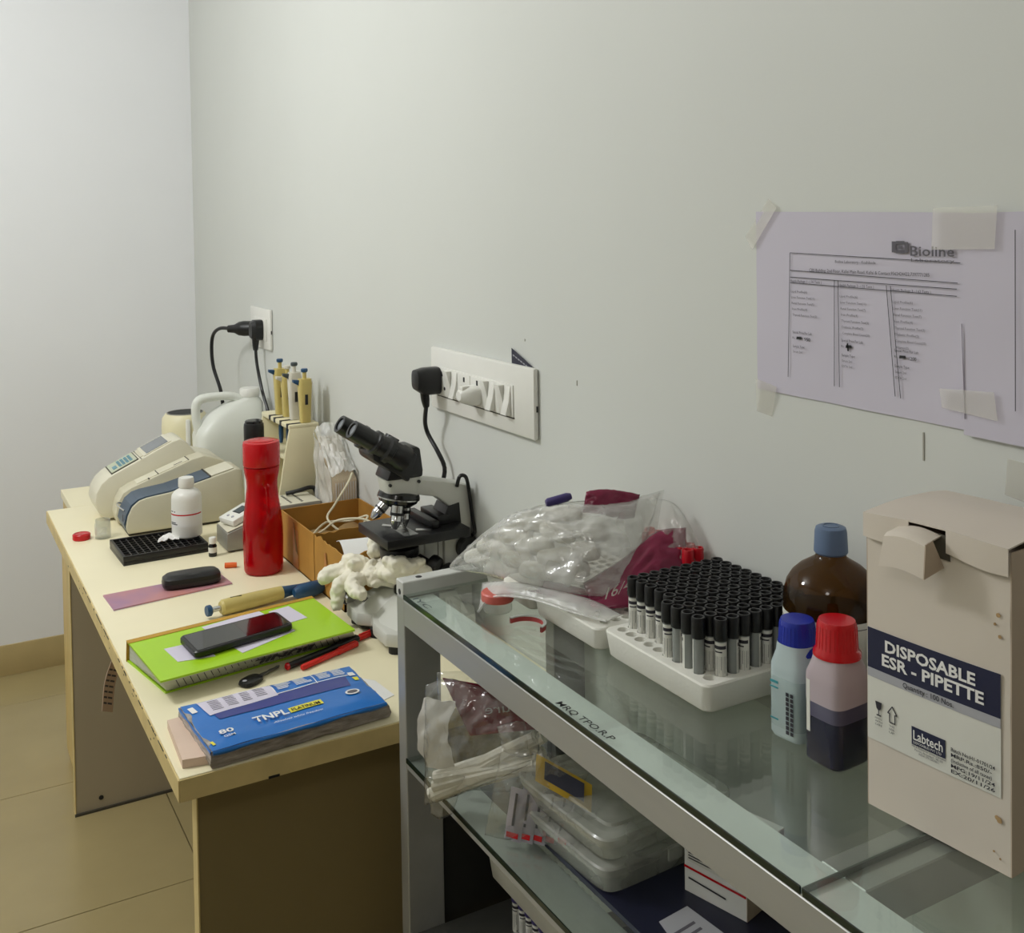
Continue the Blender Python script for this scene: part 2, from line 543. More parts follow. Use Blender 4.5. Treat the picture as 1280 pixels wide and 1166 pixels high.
# ------------------------------------------------------------------ setting
T, G, SH = 0.76, 0.977, 0.743          # table top, rack top glass, rack lower glass
XL, YN, YF, ZC = -2.7, -1.6, 3.94, 2.72
structure('wall_right', MB().box((0, YN - .1, -.05), (.1, YF + .1, ZC)), 'wall')
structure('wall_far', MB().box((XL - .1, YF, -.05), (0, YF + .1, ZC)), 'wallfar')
structure('wall_left', MB().box((XL - .1, YN - .1, -.05), (XL, YF, ZC)), 'wall')
structure('wall_near', MB().box((XL, YN - .1, -.05), (0, YN, ZC)), 'wallnear')
structure('ceiling', MB().box((XL - .1, YN - .1, ZC), (.1, YF + .1, ZC + .1)), 'ceiling')
floor = structure('floor', MB().box((XL, YN, -.06), (0, YF, -.006)), 'grout')
P = 0.606
tm = None
for i in range(-4, 2):
    for j in range(-9, 2):
        x0, y0 = -.346 + P * (i - 0), 3.077 + P * j
        lo = (max(XL, x0 + .0012), max(YN, y0 + .0012))
        hi = (min(-.001, x0 + P - .0012), min(YF, y0 + P - .0012))
        if hi[0] - lo[0] < .02 or hi[1] - lo[1] < .02:
            continue
        o = part('floor_tile', MB().box((lo[0], lo[1], -.006), (hi[0], hi[1], 0), 0.0008, seg=1), 'tile', None)
        o.parent = floor
structure('baseboard_far', MB().box((XL, YF - .009, 0), (-.009, YF, .103), .001), 'skirt')
structure('baseboard_right', MB().box((-.009, YN, 0), (0, YF - .009, .103), .001), 'skirt')
wr = bpy.data.objects['wall_right']
for (y, z, h) in ((.738, 1.25, .029), (1.39, 1.245, .008), (1.55, 1.30, .004)):
    o = part('plaster_mark', MB().box((-.0012, y - .0008, z), (0.0, y + .0008, z + h)), 'dirt', None)
    o.parent = wr

# ------------------------------------------------------------------ work table
tb = thing('work_table', 'cream laminate work table along the wall under the lab instruments', 'table', (-.3, 2.24, 0))
part('tabletop', MB().box((-.604, 1.451, T - .03), (-.002, 3.03, T), .0006, seg=1), 'lam', tb)
eb = MB()
eb.box((-.6065, 1.449, T - .032), (-.604, 3.032, T - .0015), .0006, seg=1)
part('edge_band', eb, 'edge', tb, label='worn tan edge strip with dark chips along the top edge')
part('edge_band', MB().box((-.604, 1.4485, T - .032), (-.002, 1.451, T - .0015), .0006, seg=1), 'edge', tb)
ch = MB()
for k in range(46):
    y = random.uniform(1.5, 2.45)
    l = random.uniform(.004, .02)
    ch.box((-.6071, y, T - .0024 - random.random() * .0012), (-.6062, y + l, T - .0012))
for k in range(14):
    y = random.uniform(1.5, 2.6)
    z = T - random.uniform(.006, .028)
    ch.box((-.6069, y, z), (-.6062, y + random.uniform(.002, .006), z + .002))
part('edge_chips', ch, 'beigedark', tb, label='dark chips in the edge strip', kind='stuff')
part('side_panel', MB().box((-.568, 2.89, 0), (-.004, 2.915, T - .03), .0006, seg=1), 'panel', tb)
part('side_panel', MB().box((-.568, 1.51, 0), (-.004, 1.535, T - .03), .0006, seg=1), 'panel_near', tb)
for y in (2.8885, 1.5085):
    part('panel_edge_strip', MB().box((-.5705, y, 0), (-.568, y + .028, T - .032), .0005, seg=1), 'edge', tb)
part('cross_rail', MB().box((-.03, 1.535, .35), (-.012, 2.89, T - .03), .0006, seg=1), 'panel', tb)
part('edge_dent', MB().box((-.484, 1.4479, T - .032), (-.468, 1.449, T - .0285)), 'blackmat', tb)
part('floor_sealant', MB().box((-.572, 2.884, 0), (-.004, 2.8895, .006)), 'beigedark', tb)
part('screw_hole', MB().cyl((-.508, 2.8895, .032), (-.508, 2.8885, .032), .006, seg=10), 'blackmat', tb)
tgf = lambda u, v: Vector((-.606 + .0195 * u - .021 * v - .003 * math.sin(v * 4), 1.995 + .012 * u + .006 * math.sin(v * 3), T - .031 - .088 * v - .012 * u))
tg = single('paper_tag', MB().sheet(tgf, 4, 8, .0008), 'pinkpad', 'grubby printed paper tag hanging below the left edge of the table', 'tag')
tgm = MB()
for k in range(7):
    v0 = .16 + .11 * k
    for u0, u1 in ((.1, .4), (.48, .88)):
        n_ = Vector((0, -.0012, 0))
        tgm.slab([tgf(u0, v0) + n_, tgf(u1, v0) + n_, tgf(u1, v0 + .035) + n_, tgf(u0, v0 + .035) + n_], .0003, (0, -1, 0))
pm = part('printed_lines', tgm, 'inkgrey', None)
pm.data.transform(Matrix.Translation(-tg.location)); pm.parent = tg; pm['kind'] = 'stuff'

bt = thing('side_cabinet', 'low wooden cabinet behind the far end of the work table', 'cabinet', (-.28, 3.15, 0))
part('top_board', MB().box((-.545, 3.036, T - .022), (-.004, 3.26, T - .001), .001, seg=1), 'lam', bt)
part('body', MB().box((-.54, 3.04, .0), (-.006, 3.255, T - .022), .001, seg=1), 'wood', bt)
part('door_panel', MB().box((-.548, 3.05, .02), (-.54, 3.245, T - .06), .002, seg=1), 'wood', bt)

# ------------------------------------------------------------------ aluminium rack
rk = thing('aluminium_rack', 'aluminium rack with glass shelves standing against the right wall', 'rack', (-.15, .85, 0))
XF = -.307
def beam(name, lo, hi, m='alu', b=.0012, lab=None):
    return part(name, MB().box(lo, hi, b, seg=1), m, rk, label=lab)
pf = beam('post', (XF + .001, 1.375, 0), (XF + .057, 1.401, G - .006), 'alu')
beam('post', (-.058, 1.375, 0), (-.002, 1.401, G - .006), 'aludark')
beam('end_bar', (XF, 1.375, G - .0055), (-.002, 1.4, G + .017), MAT.setdefault('alupale', mat('pale_aluminium', rgb(206, 207, 203), 0.4, metal=0.15, var=0.05, scale=20)))
for x, z in ((XF + .03, G + .0171), ):
    part('screw_hole', MB().cyl((x, 1.3875, z - .0004), (x, 1.3875, z + .0002), .0048, seg=14), 'blackmat', rk)
part('screw_hole', MB().cyl((XF - .0003, 1.3875, G + .001), (XF + .001, 1.3875, G + .001), .0042, seg=14), 'blackmat', rk)
rail_ = beam('front_rail', (XF, .2, G - .044), (XF + .046, 1.3745, G - .0075))
part('rail_top_highlight', MB().box((XF + .0006, .2, G - .0075), (XF + .0455, 1.3742, G - .0062)), mat('aluminium_lit_top', rgb(226, 229, 228), 0.4, metal=0.1, var=0.04, scale=20), rk, rail_)  # pale strip puts the bright light on the rail top into colour
beam('back_rail', (-.048, .2, G - .044), (-.004, 1.3745, G - .0062))
beam('cross_rail', (XF + .0465, .581, G - .044), (-.0485, .629, G - .0062), 'alu')
for k in range(0, 2):
    pass
g1 = MB().box((XF + .001, .605, G - .006), (-.003, 1.374, G), .0)
p1 = part('glass_pane', g1, 'glass', rk)
g2 = MB().box((XF + .001, .2, G - .006), (-.003, .602, G - .0005), .0)
p2 = part('glass_pane', g2, 'glass', rk)
part('pane_edge', MB().box((XF - .0006, .605, G - .0062), (XF + .001, 1.374, G + .0002)), 'glassedge', rk, p1)
part('pane_edge', MB().box((XF - .0006, .2, G - .0062), (XF + .001, .602, G - .0004)), 'glassedge', rk, p2)
part('pane_edge', MB().box((XF + .001, .6025, G - .0055), (-.003, .6045, G - .0008)), mat('glass_joint', rgb(84, 92, 84), .3), rk, p2)
# middle shelf
beam('front_rail', (XF + .001, .2, SH - .016), (XF + .058, 1.3745, SH - .0062), 'alu')
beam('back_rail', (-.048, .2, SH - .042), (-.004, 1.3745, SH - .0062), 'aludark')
p3 = part('glass_pane', MB().box((XF + .001, .2, SH - .006), (-.003, 1.374, SH)), 'glass', rk)
part('pane_edge', MB().box((XF - .0006, .2, SH - .0062), (XF + .001, 1.374, SH + .0002)), 'glassedge', rk, p3)
part('shade_board', MB().box((-.0035, .2, .02), (-.0012, 1.374, SH - .045)), 'rackshade', rk)  # added dark board that stands for the shade below the middle shelf
part('shade_end_board', MB().box((XF + .058, 1.384, .02), (-.06, 1.39, SH - .045)), 'rackshade', rk)  # added dark board, shade at the far end below the middle shelf
part('shade_board', MB().box((-.0035, .2, SH + .002), (-.0012, 1.374, G - .046)), mat('grey_shade_board', rgb(196, 200, 188), .5), rk)  # added grey board that sets the dimmed tone behind the middle compartment
# lowest shelf
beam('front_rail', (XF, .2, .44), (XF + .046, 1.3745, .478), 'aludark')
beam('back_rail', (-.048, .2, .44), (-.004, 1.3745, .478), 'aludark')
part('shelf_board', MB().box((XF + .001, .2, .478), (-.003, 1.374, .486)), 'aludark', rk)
# handwriting in marker on the glass over the front rail
for s, y, w in (('MRQ TPO.R.P', .975, .1), ('IYC', 1.352, .045)):
    text(s, (XF + .004, y, G), (0.03, -1, 0), (1, 0.0, 0), .009, 'blackmat' if w > .05 else 'greyrub', rk, p1, width=w, bold=.01, name='marker_writing', depth=.0003)
# ------------------------------------------------------------------ wall: price sheets
def onwall(y, z, d=0.0):
    return Vector((-d, y, z))
UW, VW = (0, -1, 0), (0, 0, 1)
def curl(y, z, y0, y1, z0, z1, seed):
    u, v = (y - y0) / (y1 - y0), (z - z0) / (z1 - z0)
    return .0012 + .0035 * max(0, noise.noise(Vector((u * 2.2 + seed, v * 2.2, seed)))) + .004 * math.sin(PI * min(1, max(0, u))) * (1 - v) * .5
ps = thing('price_sheet', 'pale lilac printed price list with three columns taped to the right wall', 'notice', (0, .835, 1.293))
Y0, Y1, Z0, Z1 = .982, .688, 1.293, 1.5095
def sheetf(y0, y1, zl0, zl1, zr0, zr1, seed, base=0.0):
    def f(u, v):
        y = y0 + (y1 - y0) * u
        z = (zl0 + (zr0 - zl0) * u) * (1 - v) + (zl1 + (zr1 - zl1) * u) * v
        return Vector((-(base + .0012 + .0022 * abs(noise.noise(Vector((u * 2.5 + seed, v * 2.5, seed))))), y, z))
    return f
part('sheet', MB().sheet(sheetf(Y0, Y1, 1.293, 1.5095, 1.290, 1.504, 3), 24, 18, .0003), 'paper', ps)
D = .0038
def pl(y, z): return (-D, y, z)
def seg(y0, z0, y1, z1, w=.0007):
    a, b_ = Vector(pl(y0, z0)), Vector(pl(y1, z1))
    d = (b_ - a).normalized()
    n = Vector((-1, 0, 0)).cross(d) * w / 2
    return [a - n, b_ - n, b_ + n, a + n]
fr = MB()
for a in ((.923, 1.4605, .691, 1.4545), (.923, 1.440, .694, 1.4345), (.923, 1.432, .695, 1.4285), (.923, 1.4255, .695, 1.4215),
          (.923, 1.4605, .9275, 1.314), (.8545, 1.431, .8555, 1.312), (.849, 1.4305, .848, 1.312), (.782, 1.4285, .771, 1.312), (.7765, 1.428, .764, 1.311)):
    fr.slab(seg(*a), .0002, (-1, 0, 0))
part('table_rules', fr, 'ink', ps)
def wt(s, y, z, h, w=None, m='ink', b=0.0, nm='lettering'):
    return text(s, pl(y, z), UW, VW, h, m, ps, width=w, bold=b, name=nm, depth=.0004)
wt('Bioline', .7505, 1.4605, .0105, .053, 'inkgrey', .012)
wt('Laboratory', .7495, 1.4545, .0036, .052, 'inkgrey')
lg = MB()
for (y, z, w, h) in ((.7745, 1.4635, .0055, .0115), (.769, 1.472, .011, .0035), (.769, 1.4625, .011, .0035), (.758, 1.463, .0045, .0115), (.7665, 1.467, .006, .0035)):
    lg.slab([pl(y, z), pl(y - w, z), pl(y - w, z + h), pl(y, z + h)], .0002, (-1, 0, 0))
part('logo', lg, 'inkgrey', ps)
wt('Bioline Laboratory - Kozhikode', .853, 1.4505, .0032, .057)
wt('CBS Building, 2nd Floor, Kallai Main Road, Kallai & Contact:9562424422,7397771285', .892, 1.4395, .0038, .165)
cols = [(.9215, 1.4262, 'Health Package 1 - ( 30 Tests )', ['Lipid Profile(6)', 'Liver Function Test(11)', 'Renal Function Test(5)', 'Iron Profile(4)', 'Thyroid Function Test(3)'], 1.3665, '950', ['Serum 2ml']),
        (.8465, 1.4245, 'Health Package 2 - ( 55 Tests )', ['Lipid Profile(6)', 'Liver Function Test(11)', 'Renal Function Test(7)', 'Iron Profile(4)', 'Thyroid Function Test(3)', 'Diabetic Profile(2)', 'Complete Blood Count(20)'], 1.3635, '', ['Serum 2ml', 'EDTA 2ml']),
        (.7735, 1.4225, 'Health Package 3 - ( 62 Tests )', ['Lipid Profile(6)', 'Liver Function Test(11)', 'Renal Function Test(7)', 'Iron Profile(4)', 'Thyroid Function Test(3)', 'Diabetic Profile(2)', 'Complete Blood Count(20)', 'Vitamin(2)'], 1.3595, '1200', ['Serum 2ml', 'EDTA 2ml'])]
for y, zh, hd, rows, zp, price, smp in cols:
    wt(hd, y + .001, zh, .0032, .049)
    for k, r_ in enumerate(rows):
        wt(r_, y - k * .0006, zh - .012 - .0068 * k, .0027, .0016 * len(r_), 'inkgrey')
    yy = y - .002
    wt('Special Price For Lab:', yy, zp, .0031, .031)
    wt('Rs.', yy, zp - .0065, .0027, .004)
    bl = MB()
    bl.slab([pl(yy - .006, zp - .0068), pl(yy - .0145, zp - .0062), pl(yy - .014, zp - .0032), pl(yy - .0065, zp - .0036)], .0003, (-1, 0, 0))
    if not price:
        bl.slab([pl(yy - .0085, zp - .010), pl(yy - .0105, zp - .010), pl(yy - .0095, zp - .001), pl(yy - .0075, zp - .002)], .0003, (-1, 0, 0))
    part('pen_strike', bl, 'blackmat', ps)
    if price:
        wt(price, yy - .0185, zp - .0075, .004, .0095, 'blackmat', .01, 'handwriting')
    wt('Sample Type:', yy - .0004, zp - .0165, .003, .019)
    for k, r_ in enumerate(smp):
        wt(r_, yy - .0008, zp - .0225 - .006 * k, .0027, .0145, 'inkgrey')
s2 = thing('price_sheet', 'second lilac sheet at the right edge of the frame, overlapping the three column list', 'notice', (0, .6, 1.285))
part('sheet', MB().sheet(sheetf(.686, .40, 1.286, 1.503, 1.283, 1.507, 9, .004), 24, 16, .0003), 'paper', s2)
part('table_rules', MB().slab([(-.009, .628, 1.318), (-.009, .6272, 1.318), (-.009, .6272, 1.487), (-.009, .628, 1.487)], .0002, (-1, 0, 0)), 'ink', s2)
part('fold_edge', MB().slab([(-.0062, .685, 1.302), (-.0062, .684, 1.302), (-.0066, .687, 1.395), (-.0062, .6885, 1.395)], .0012, (-1, 0, 0)), 'paper', s2)  # raised fold of paper along the overlap of the sheets
def tape(q, root, nm='tape_strip'):
    v = [Vector((-x, y, z)) for (y, z, x) in q]
    return part(nm, MB().slab(v, .0002, (-1, 0, 0)), 'tape', root)
tape([(.985, 1.463, .0058), (1.003, 1.479, .0005), (.962, 1.525, .0005), (.942, 1.514, .0058)], ps)
tape([(.985, 1.265, .0006), (.958, 1.262, .0006), (.945, 1.300, .0055), (.981, 1.306, .0055)], ps)
tape([(.722, 1.467, .0072), (.648, 1.469, .0105), (.645, 1.510, .0105), (.72, 1.509, .0072)], s2)
tape([(.711, 1.309, .006), (.645, 1.306, .0105), (.649, 1.333, .0105), (.714, 1.328, .006)], s2)
single('tape_strip', MB().slab([(-.0004, .645, 1.235), (-.0004, .61, 1.23), (-.0004, .612, 1.268), (-.0004, .642, 1.27)], .0002, (-1, 0, 0)), 'tape', 'loose strip of clear tape on the bare wall below the second lilac sheet', 'tape')

# ------------------------------------------------------------------ switchboard
sb = thing('switchboard', 'wide white switchboard plate with rocker switches on the right wall above the rack', 'switchboard', (0, 1.71, 1.2))
part('plate', MB().box((-.011, 1.506, 1.139), (-.0005, 1.905, 1.259), .004), 'white', sb)
part('insert_frame', MB().box((-.0135, 1.572, 1.168), (-.0105, 1.872, 1.2235), .0012), 'white', sb)
part('insert_shadow_gap', MB().box((-.0118, 1.5705, 1.1655), (-.0108, 1.8735, 1.168)), 'beigedark', sb)
part('side_slot', MB().box((-.006, 1.5052, 1.186), (-.003, 1.5062, 1.196)), 'blackmat', sb)
def socket(y, root, n=3):
    s_ = part('socket', MB().box((-.0148, y - .022, 1.1705), (-.0132, y + .022, 1.221), .0006), 'white', root)
    part('pin_hole', MB().box((-.0153, y - .003, 1.207), (-.0147, y + .003, 1.216)), 'blackmat', root, s_)
    for s in (-1, 1):
        part('pin_hole', MB().cyl((-.0153, y + s * .0105, 1.184), (-.0147, y + s * .0105, 1.184), .0034, seg=10), 'blackmat', root, s_)
socket(1.845, sb); socket(1.752, sb); socket(1.7, sb)
def rocker(y, root, up):
    a, b_ = (.0245, .0145) if up else (.0145, .0245)
    mb = MB().prism([(-.0135, 1.1715), (-.0135 - (a - .0135), 1.1715), (-.0175, 1.196), (-.0135 - (b_ - .0135), 1.2205), (-.0135, 1.2205)], y - .0095, y + .0095, 'y', .0006)
    part('rocker_switch', mb, 'white', root)
for y, up in ((1.818, 0), (1.792, 1), (1.668, 0), (1.645, 1), (1.612, 0), (1.588, 1)):
    rocker(y, sb, up)
ad = thing('plug', 'white plug pushed into the middle socket of the switchboard', 'plug', (-.015, 1.702, 1.175))
part('plug_body', MB().loft([(0, .017, .021, 0, 0, .55), (.012, .018, .021, 0, 0, .6), (.03, .012, .014, 0, .004, .7), (.034, .008, .01, 0, .004, .8)], 20, M=Matrix.Translation((-.0152, 1.703, 1.19)) @ Matrix.Rotation(-PI / 2, 4, 'Y')), 'white', ad)
part('cord_collar', MB().box((-.046, 1.697, 1.198), (-.03, 1.712, 1.208), .002), 'white', ad)
pl1 = thing('power_plug', 'black power plug in the left socket of the switchboard with its thick cord', 'plug', (-.02, 1.862, 1.02))
part('plug_body', MB().loft([(0, .0265, .021, 0, 0, .6), (.03, .0265, .021, 0, 0, .6), (.047, .019, .017, .004, 0, .65), (.05, .01, .01, .004, 0, .8)], 24, M=Matrix.Translation((-.0155, 1.866, 1.197)) @ Matrix.Rotation(-PI / 2, 4, 'Y')), 'black', pl1)
part('strain_relief', MB().tube([(-.042, 1.868, 1.176), (-.04, 1.869, 1.16), (-.038, 1.869, 1.146)], .007, 12, 3, [.009, .0085, .006]), 'black', pl1)
part('cord', MB().tube([(-.038, 1.869, 1.15), (-.034, 1.885, 1.115), (-.028, 1.885, 1.09), (-.022, 1.855, 1.06), (-.016, 1.838, 1.03), (-.02, 1.842, .99), (-.018, 1.85, .9), (-.02, 1.9, .79)], .0044, 10, 5), 'black', pl1)
cd = single('dark_card', MB().prism([(1.59, 1.285), (1.59, 1.240), (1.52, 1.240), (1.522, 1.2605)], -.0042, -.0036, 'x'), 'navydark', 'dark printed card tucked behind the top edge of the switchboard', 'card')
cdm = MB()
for k in range(7):
    y = 1.585 - k * .0085
    cdm.slab([(-.0044, y, 1.2725 - k * .0026), (-.0044, y - .006, 1.2708 - k * .0026), (-.0044, y - .006, 1.2732 - k * .0026), (-.0044, y, 1.2748 - k * .0026)], .0002, (-1, 0, 0))
q = part('small_print', cdm, 'greyprint', None); q.data.transform(Matrix.Translation(-cd.location)); q.parent = cd

# ------------------------------------------------------------------ single outlet near the far corner
ol = thing('wall_outlet', 'white socket outlet plate on the right wall near the far corner', 'outlet', (0, 3.08, 1.2))
part('plate', MB().box((-.009, 2.99, 1.143), (-.0005, 3.19, 1.261), .003), 'white', ol)
part('insert_frame', MB().box((-.012, 3.02, 1.168), (-.0085, 3.16, 1.232), .001), 'white', ol)
for y in (3.12, 3.06):
    s_ = part('socket', MB().box((-.013, y - .024, 1.172), (-.0118, y + .024, 1.228), .0006), 'white', ol)
part('side_slot', MB().box((-.006, 2.9892, 1.19), (-.003, 2.9902, 1.2)), 'blackmat', ol)
q1 = thing('power_plug', 'black plug at the far corner outlet whose cord loops left and down behind the jerrycan', 'plug', (-.03, 3.12, 1.0))
part('plug_body', MB().lathe_axis((-.0135, 3.14, 1.197), (-.075, 3.19, 1.195), [(.022, 0), (.023, .03), (.021, .045), (.013, .06), (.011, .08)], 18), 'black', q1)
part('cord', MB().tube([(-.066, 3.178, 1.195), (-.09, 3.24, 1.193), (-.1, 3.29, 1.16), (-.1, 3.29, 1.08), (-.085, 3.26, 1.0), (-.08, 3.25, .93)], .0055, 10, 6), 'black', q1)
q2 = thing('power_plug', 'black plug at the far corner outlet whose cord drops straight down to the pipette stand', 'plug', (-.03, 3.06, 1.0))
part('plug_body', MB().loft([(0, .03, .024, 0, 0, .5), (.022, .03, .024, 0, 0, .5), (.032, .022, .016, 0, 0, .6)], 20, M=Matrix.Translation((-.0135, 3.062, 1.199)) @ Matrix.Rotation(-PI / 2, 4, 'Y')), 'black', q2)
part('strain_relief', MB().tube([(-.03, 3.062, 1.172), (-.031, 3.062, 1.155), (-.031, 3.062, 1.14)], .008, 10, 3, [.011, .009, .007]), 'black', q2)
part('cord', MB().tube([(-.031, 3.062, 1.145), (-.03, 3.055, 1.1), (-.027, 3.02, 1.03), (-.022, 2.98, .97), (-.02, 2.95, .9), (-.02, 2.9, .8)], .0046, 10, 6), 'black', q2)
# ------------------------------------------------------------------ instruments at the far end of the table
an = thing('chemistry_analyzer', 'beige chemistry analyzer with grey screen and slate blue hatch at the far table end', 'analyzer', (-.33, 2.8, T))
low = [(-.462, T + .006), (-.468, T + .02), (-.462, T + .05), (-.452, T + .07), (-.436, T + .083), (-.418, T + .088), (-.36, T + .094), (-.2, T + .132), (-.185, T + .128), (-.176, T + .006)]
part('body', MB().prism(low, 2.662, 2.768, 'y', .004), 'beige', an)
mid = [(-.468, T + .006), (-.474, T + .03), (-.468, T + .06), (-.455, T + .082), (-.435, T + .093), (-.285, T + .146), (-.255, T + .152), (-.235, T + .146), (-.2, T + .131), (-.176, T + .006)]
part('printer_section', MB().prism(mid, 2.7685, 2.832, 'y', .004), 'beige', an)
con = [(-.488, T + .006), (-.505, T + .025), (-.513, T + .05), (-.509, T + .075), (-.496, T + .097), (-.478, T + .112), (-.318, T + .186), (-.3, T + .19), (-.286, T + .182), (-.262, T + .15), (-.2, T + .131), (-.176, T + .006)]
part('console', MB().prism(con, 2.8325, 2.948, 'y', .006), 'beigelight', an)
part('base_plate', MB().box((-.46, 2.67, T), (-.18, 2.94, T + .007)), 'beigedark', an)
def on_slope(x0, z0, x1, z1):
    a, b_ = Vector((x0, 0, z0)), Vector((x1, 0, z1))
    d = b_ - a
    n = Vector((-d.z, 0, d.x)).normalized()
    def f(s, y, h=0.0):
        p = a + d * s + n * h
        return Vector((p.x, y, p.z))
    return f, n
cs, cn = on_slope(-.478, T + .112, -.318, T + .186)
def cslab(s0, s1, y0, y1, h, f=cs, n=cn, base=0.0):
    return MB().slab([f(s0, y0, base), f(s1, y0, base), f(s1, y1, base), f(s0, y1, base)], h, n)
scr = part('screen_frame', cslab(.55, .985, 2.839, 2.942, .0022), 'beigelight', an)
part('screen', cslab(.6, .94, 2.846, 2.934, .0012, base=.0022), 'lcd', an, scr)
part('panel_seam', cslab(.495, .505, 2.83, 2.944, .0008), 'beigedark', an)
part('message_strip', cslab(.50, .57, 2.85, 2.92, .0016), 'beige', an)
kp = part('keypad', cslab(.05, .47, 2.842, 2.938, .0018), 'beigedark', an)
part('keypad_face', cslab(.065, .455, 2.846, 2.934, .0012, base=.0018), 'keyface', an, kp)
for i in range(4):
    for j in range(4):
        part('key', cslab(.2 + .055 * i, .2 + .055 * i + .04, 2.86 + .0165 * j, 2.86 + .0165 * j + .011, .0014, base=.003), 'keyblue', an, kp)
part('key', cslab(.11, .17, 2.862, 2.89, .0014, base=.003), 'keyblue', an, kp)
ms, mn = on_slope(-.435, T + .093, -.285, T + .146)
pc = part('printer_cover', cslab(.1, .95, 2.776, 2.82, .0018, ms, mn), 'beigelight', an)
part('paper_slot', cslab(.44, .455, 2.776, 2.816, .0026, ms, mn), 'beigedark', an, pc)
part('cover_seam', cslab(.945, .96, 2.776, 2.82, .0024, ms, mn), 'beigedark', an, pc)
part('pen_mark', cslab(.72, .86, 2.785, 2.788, .0024, ms, mn), 'beigedark', an, pc)
part('cover_latch', cslab(.28, .3, 2.77, 2.779, .0024, ms, mn), 'beigedark', an, pc)
# slate hatch wraps over the front and the top of the near section
prof = [(-.4665, T + .014), (-.4715, T + .03), (-.4655, T + .053), (-.4545, T + .074), (-.438, T + .0865), (-.419, T + .0912), (-.36, T + .0975), (-.265, T + .1195)]
inn = [(x + .003, z - .0032) for x, z in prof]
hm = MB()
for k in range(len(prof) - 1):
    hm.prism([prof[k], prof[k + 1], inn[k + 1], inn[k]], 2.667, 2.757, 'y')
hb = part('hatch', hm, 'slate', an)
part('hatch_catch', MB().tube([(-.463, 2.754, T + .062), (-.474, 2.744, T + .066), (-.475, 2.715, T + .064), (-.466, 2.69, T + .058)], .0018, 8, 3), 'chrome', an, hb)
part('hatch_seam', MB().box((-.2655, 2.667, T + .1175), (-.262, 2.757, T + .1215)), 'beigedark', an)
part('lid_panel', cslab(.02, .34, 2.667, 2.757, .0018, *on_slope(-.262, T + .118, -.19, T + .135)) if False else MB().slab([(-.26, 2.67, T + .1188), (-.205, 2.67, T + .132), (-.205, 2.754, T + .132), (-.26, 2.754, T + .1188)], .0018, (-.23, 0, .97)), 'beigelight', an)
part('hatch_lettering', MB().box((-.4715, 2.683, T + .034), (-.4705, 2.688, T + .05)), 'inkgrey', an, hb)

# canister with a dark mouth
cn_ = thing('canister', 'pale canister with an open dark oval mouth behind the analyzer', 'canister', (-.213, 3.17, T))
part('body', MB().loft([(T, .06, .06, -.213, 3.17, .9), (T + .16, .066, .066, -.213, 3.17, .9), (T + .188, .064, .064, -.213, 3.17, .95), (T + .200, .055, .055, -.213, 3.17, 1)], 32), 'standcream', cn_)
part('mouth', MB().lathe([(.052, T + .2001), (.052, T + .202), (.049, T + .2025), (.049, T + .2005)], 28, Matrix.Translation((-.213, 3.17, 0)), cap=False), 'steel', cn_)
part('opening', MB().cyl((-.213, 3.17, T + .2002), (-.213, 3.17, T + .2012), .0488, seg=28), 'blackmat', cn_)
part('seam_rib', MB().box((-.226, 3.10, T + .02), (-.213, 3.11, T + .19), .004), 'white', cn_)

# jerrycan
jc = thing('jerrycan', 'white translucent plastic jerrycan with handle behind the analyzer', 'jerrycan', (-.12, 3.02, T))
jx, jy = -.125, 3.02
part('body', MB().loft([(T + .002, .086, .058, jx, jy, .38), (T + .01, .093, .062, jx, jy, .38), (T + .155, .095, .063, jx, jy, .38), (T + .175, .092, .06, jx + .003, jy, .42), (T + .21, .078, .05, jx + .018, jy, .55), (T + .238, .055, .036, jx + .042, jy, .7), (T + .252, .026, .026, jx + .062, jy, 1), (T + .262, .024, .024, jx + .062, jy, 1)], 40), 'jug', jc)
part('handle', MB().tube([(jx - .082, jy, T + .16), (jx - .09, jy, T + .2), (jx - .09, jy, T + .24), (jx - .076, jy, T + .258), (jx - .03, jy, T + .262), (jx + .015, jy, T + .258), (jx + .045, jy, T + .238)], .011, 12, 5, [.013, .012, .013, .013, .012, .012, .014]), 'jug', jc)
part('cap', MB().lathe([(.027, T + .256), (.028, T + .26), (.028, T + .276), (.026, T + .279)], 24, Matrix.Translation((jx + .062, jy, 0))), 'white', jc)
jl = part('label', MB().slab([(jx + .02, jy - .0645, T + .045), (jx + .085, jy - .0645, T + .045), (jx + .085, jy - .0645, T + .14), (jx + .02, jy - .0645, T + .14)], .0006, (0, -1, 0)), 'label', jc)
bars([((jx + .023, jy - .0652, T + .13 - .009 * k), .05 - .012 * (k % 3), .0022) for k in range(10)], (1, 0, 0), (0, 0, 1), 'inkgrey', jc, jl)

# black capped bottle behind the red one
bb = thing('reagent_bottle', 'white bottle with a ribbed black cap behind the red water bottle', 'bottle', (-.178, 2.575, T))
Mb = Matrix.Translation((-.178, 2.575, T))
part('body', MB().lathe([(.022, 0), (.025, .004), (.025, .175), (.0235, .19), (.022, .2), (.022, .208)], 24, Mb), 'white', bb)
part('cap', MB().lathe([(.0235, .208), (.0245, .21), (.0245, .25), (.0235, .258), (.021, .26)], 28, Mb), 'black', bb)
part('flip_lid', MB().lathe([(.0215, .2601), (.0215, .264), (.019, .266)], 24, Mb), 'blackgloss', bb)

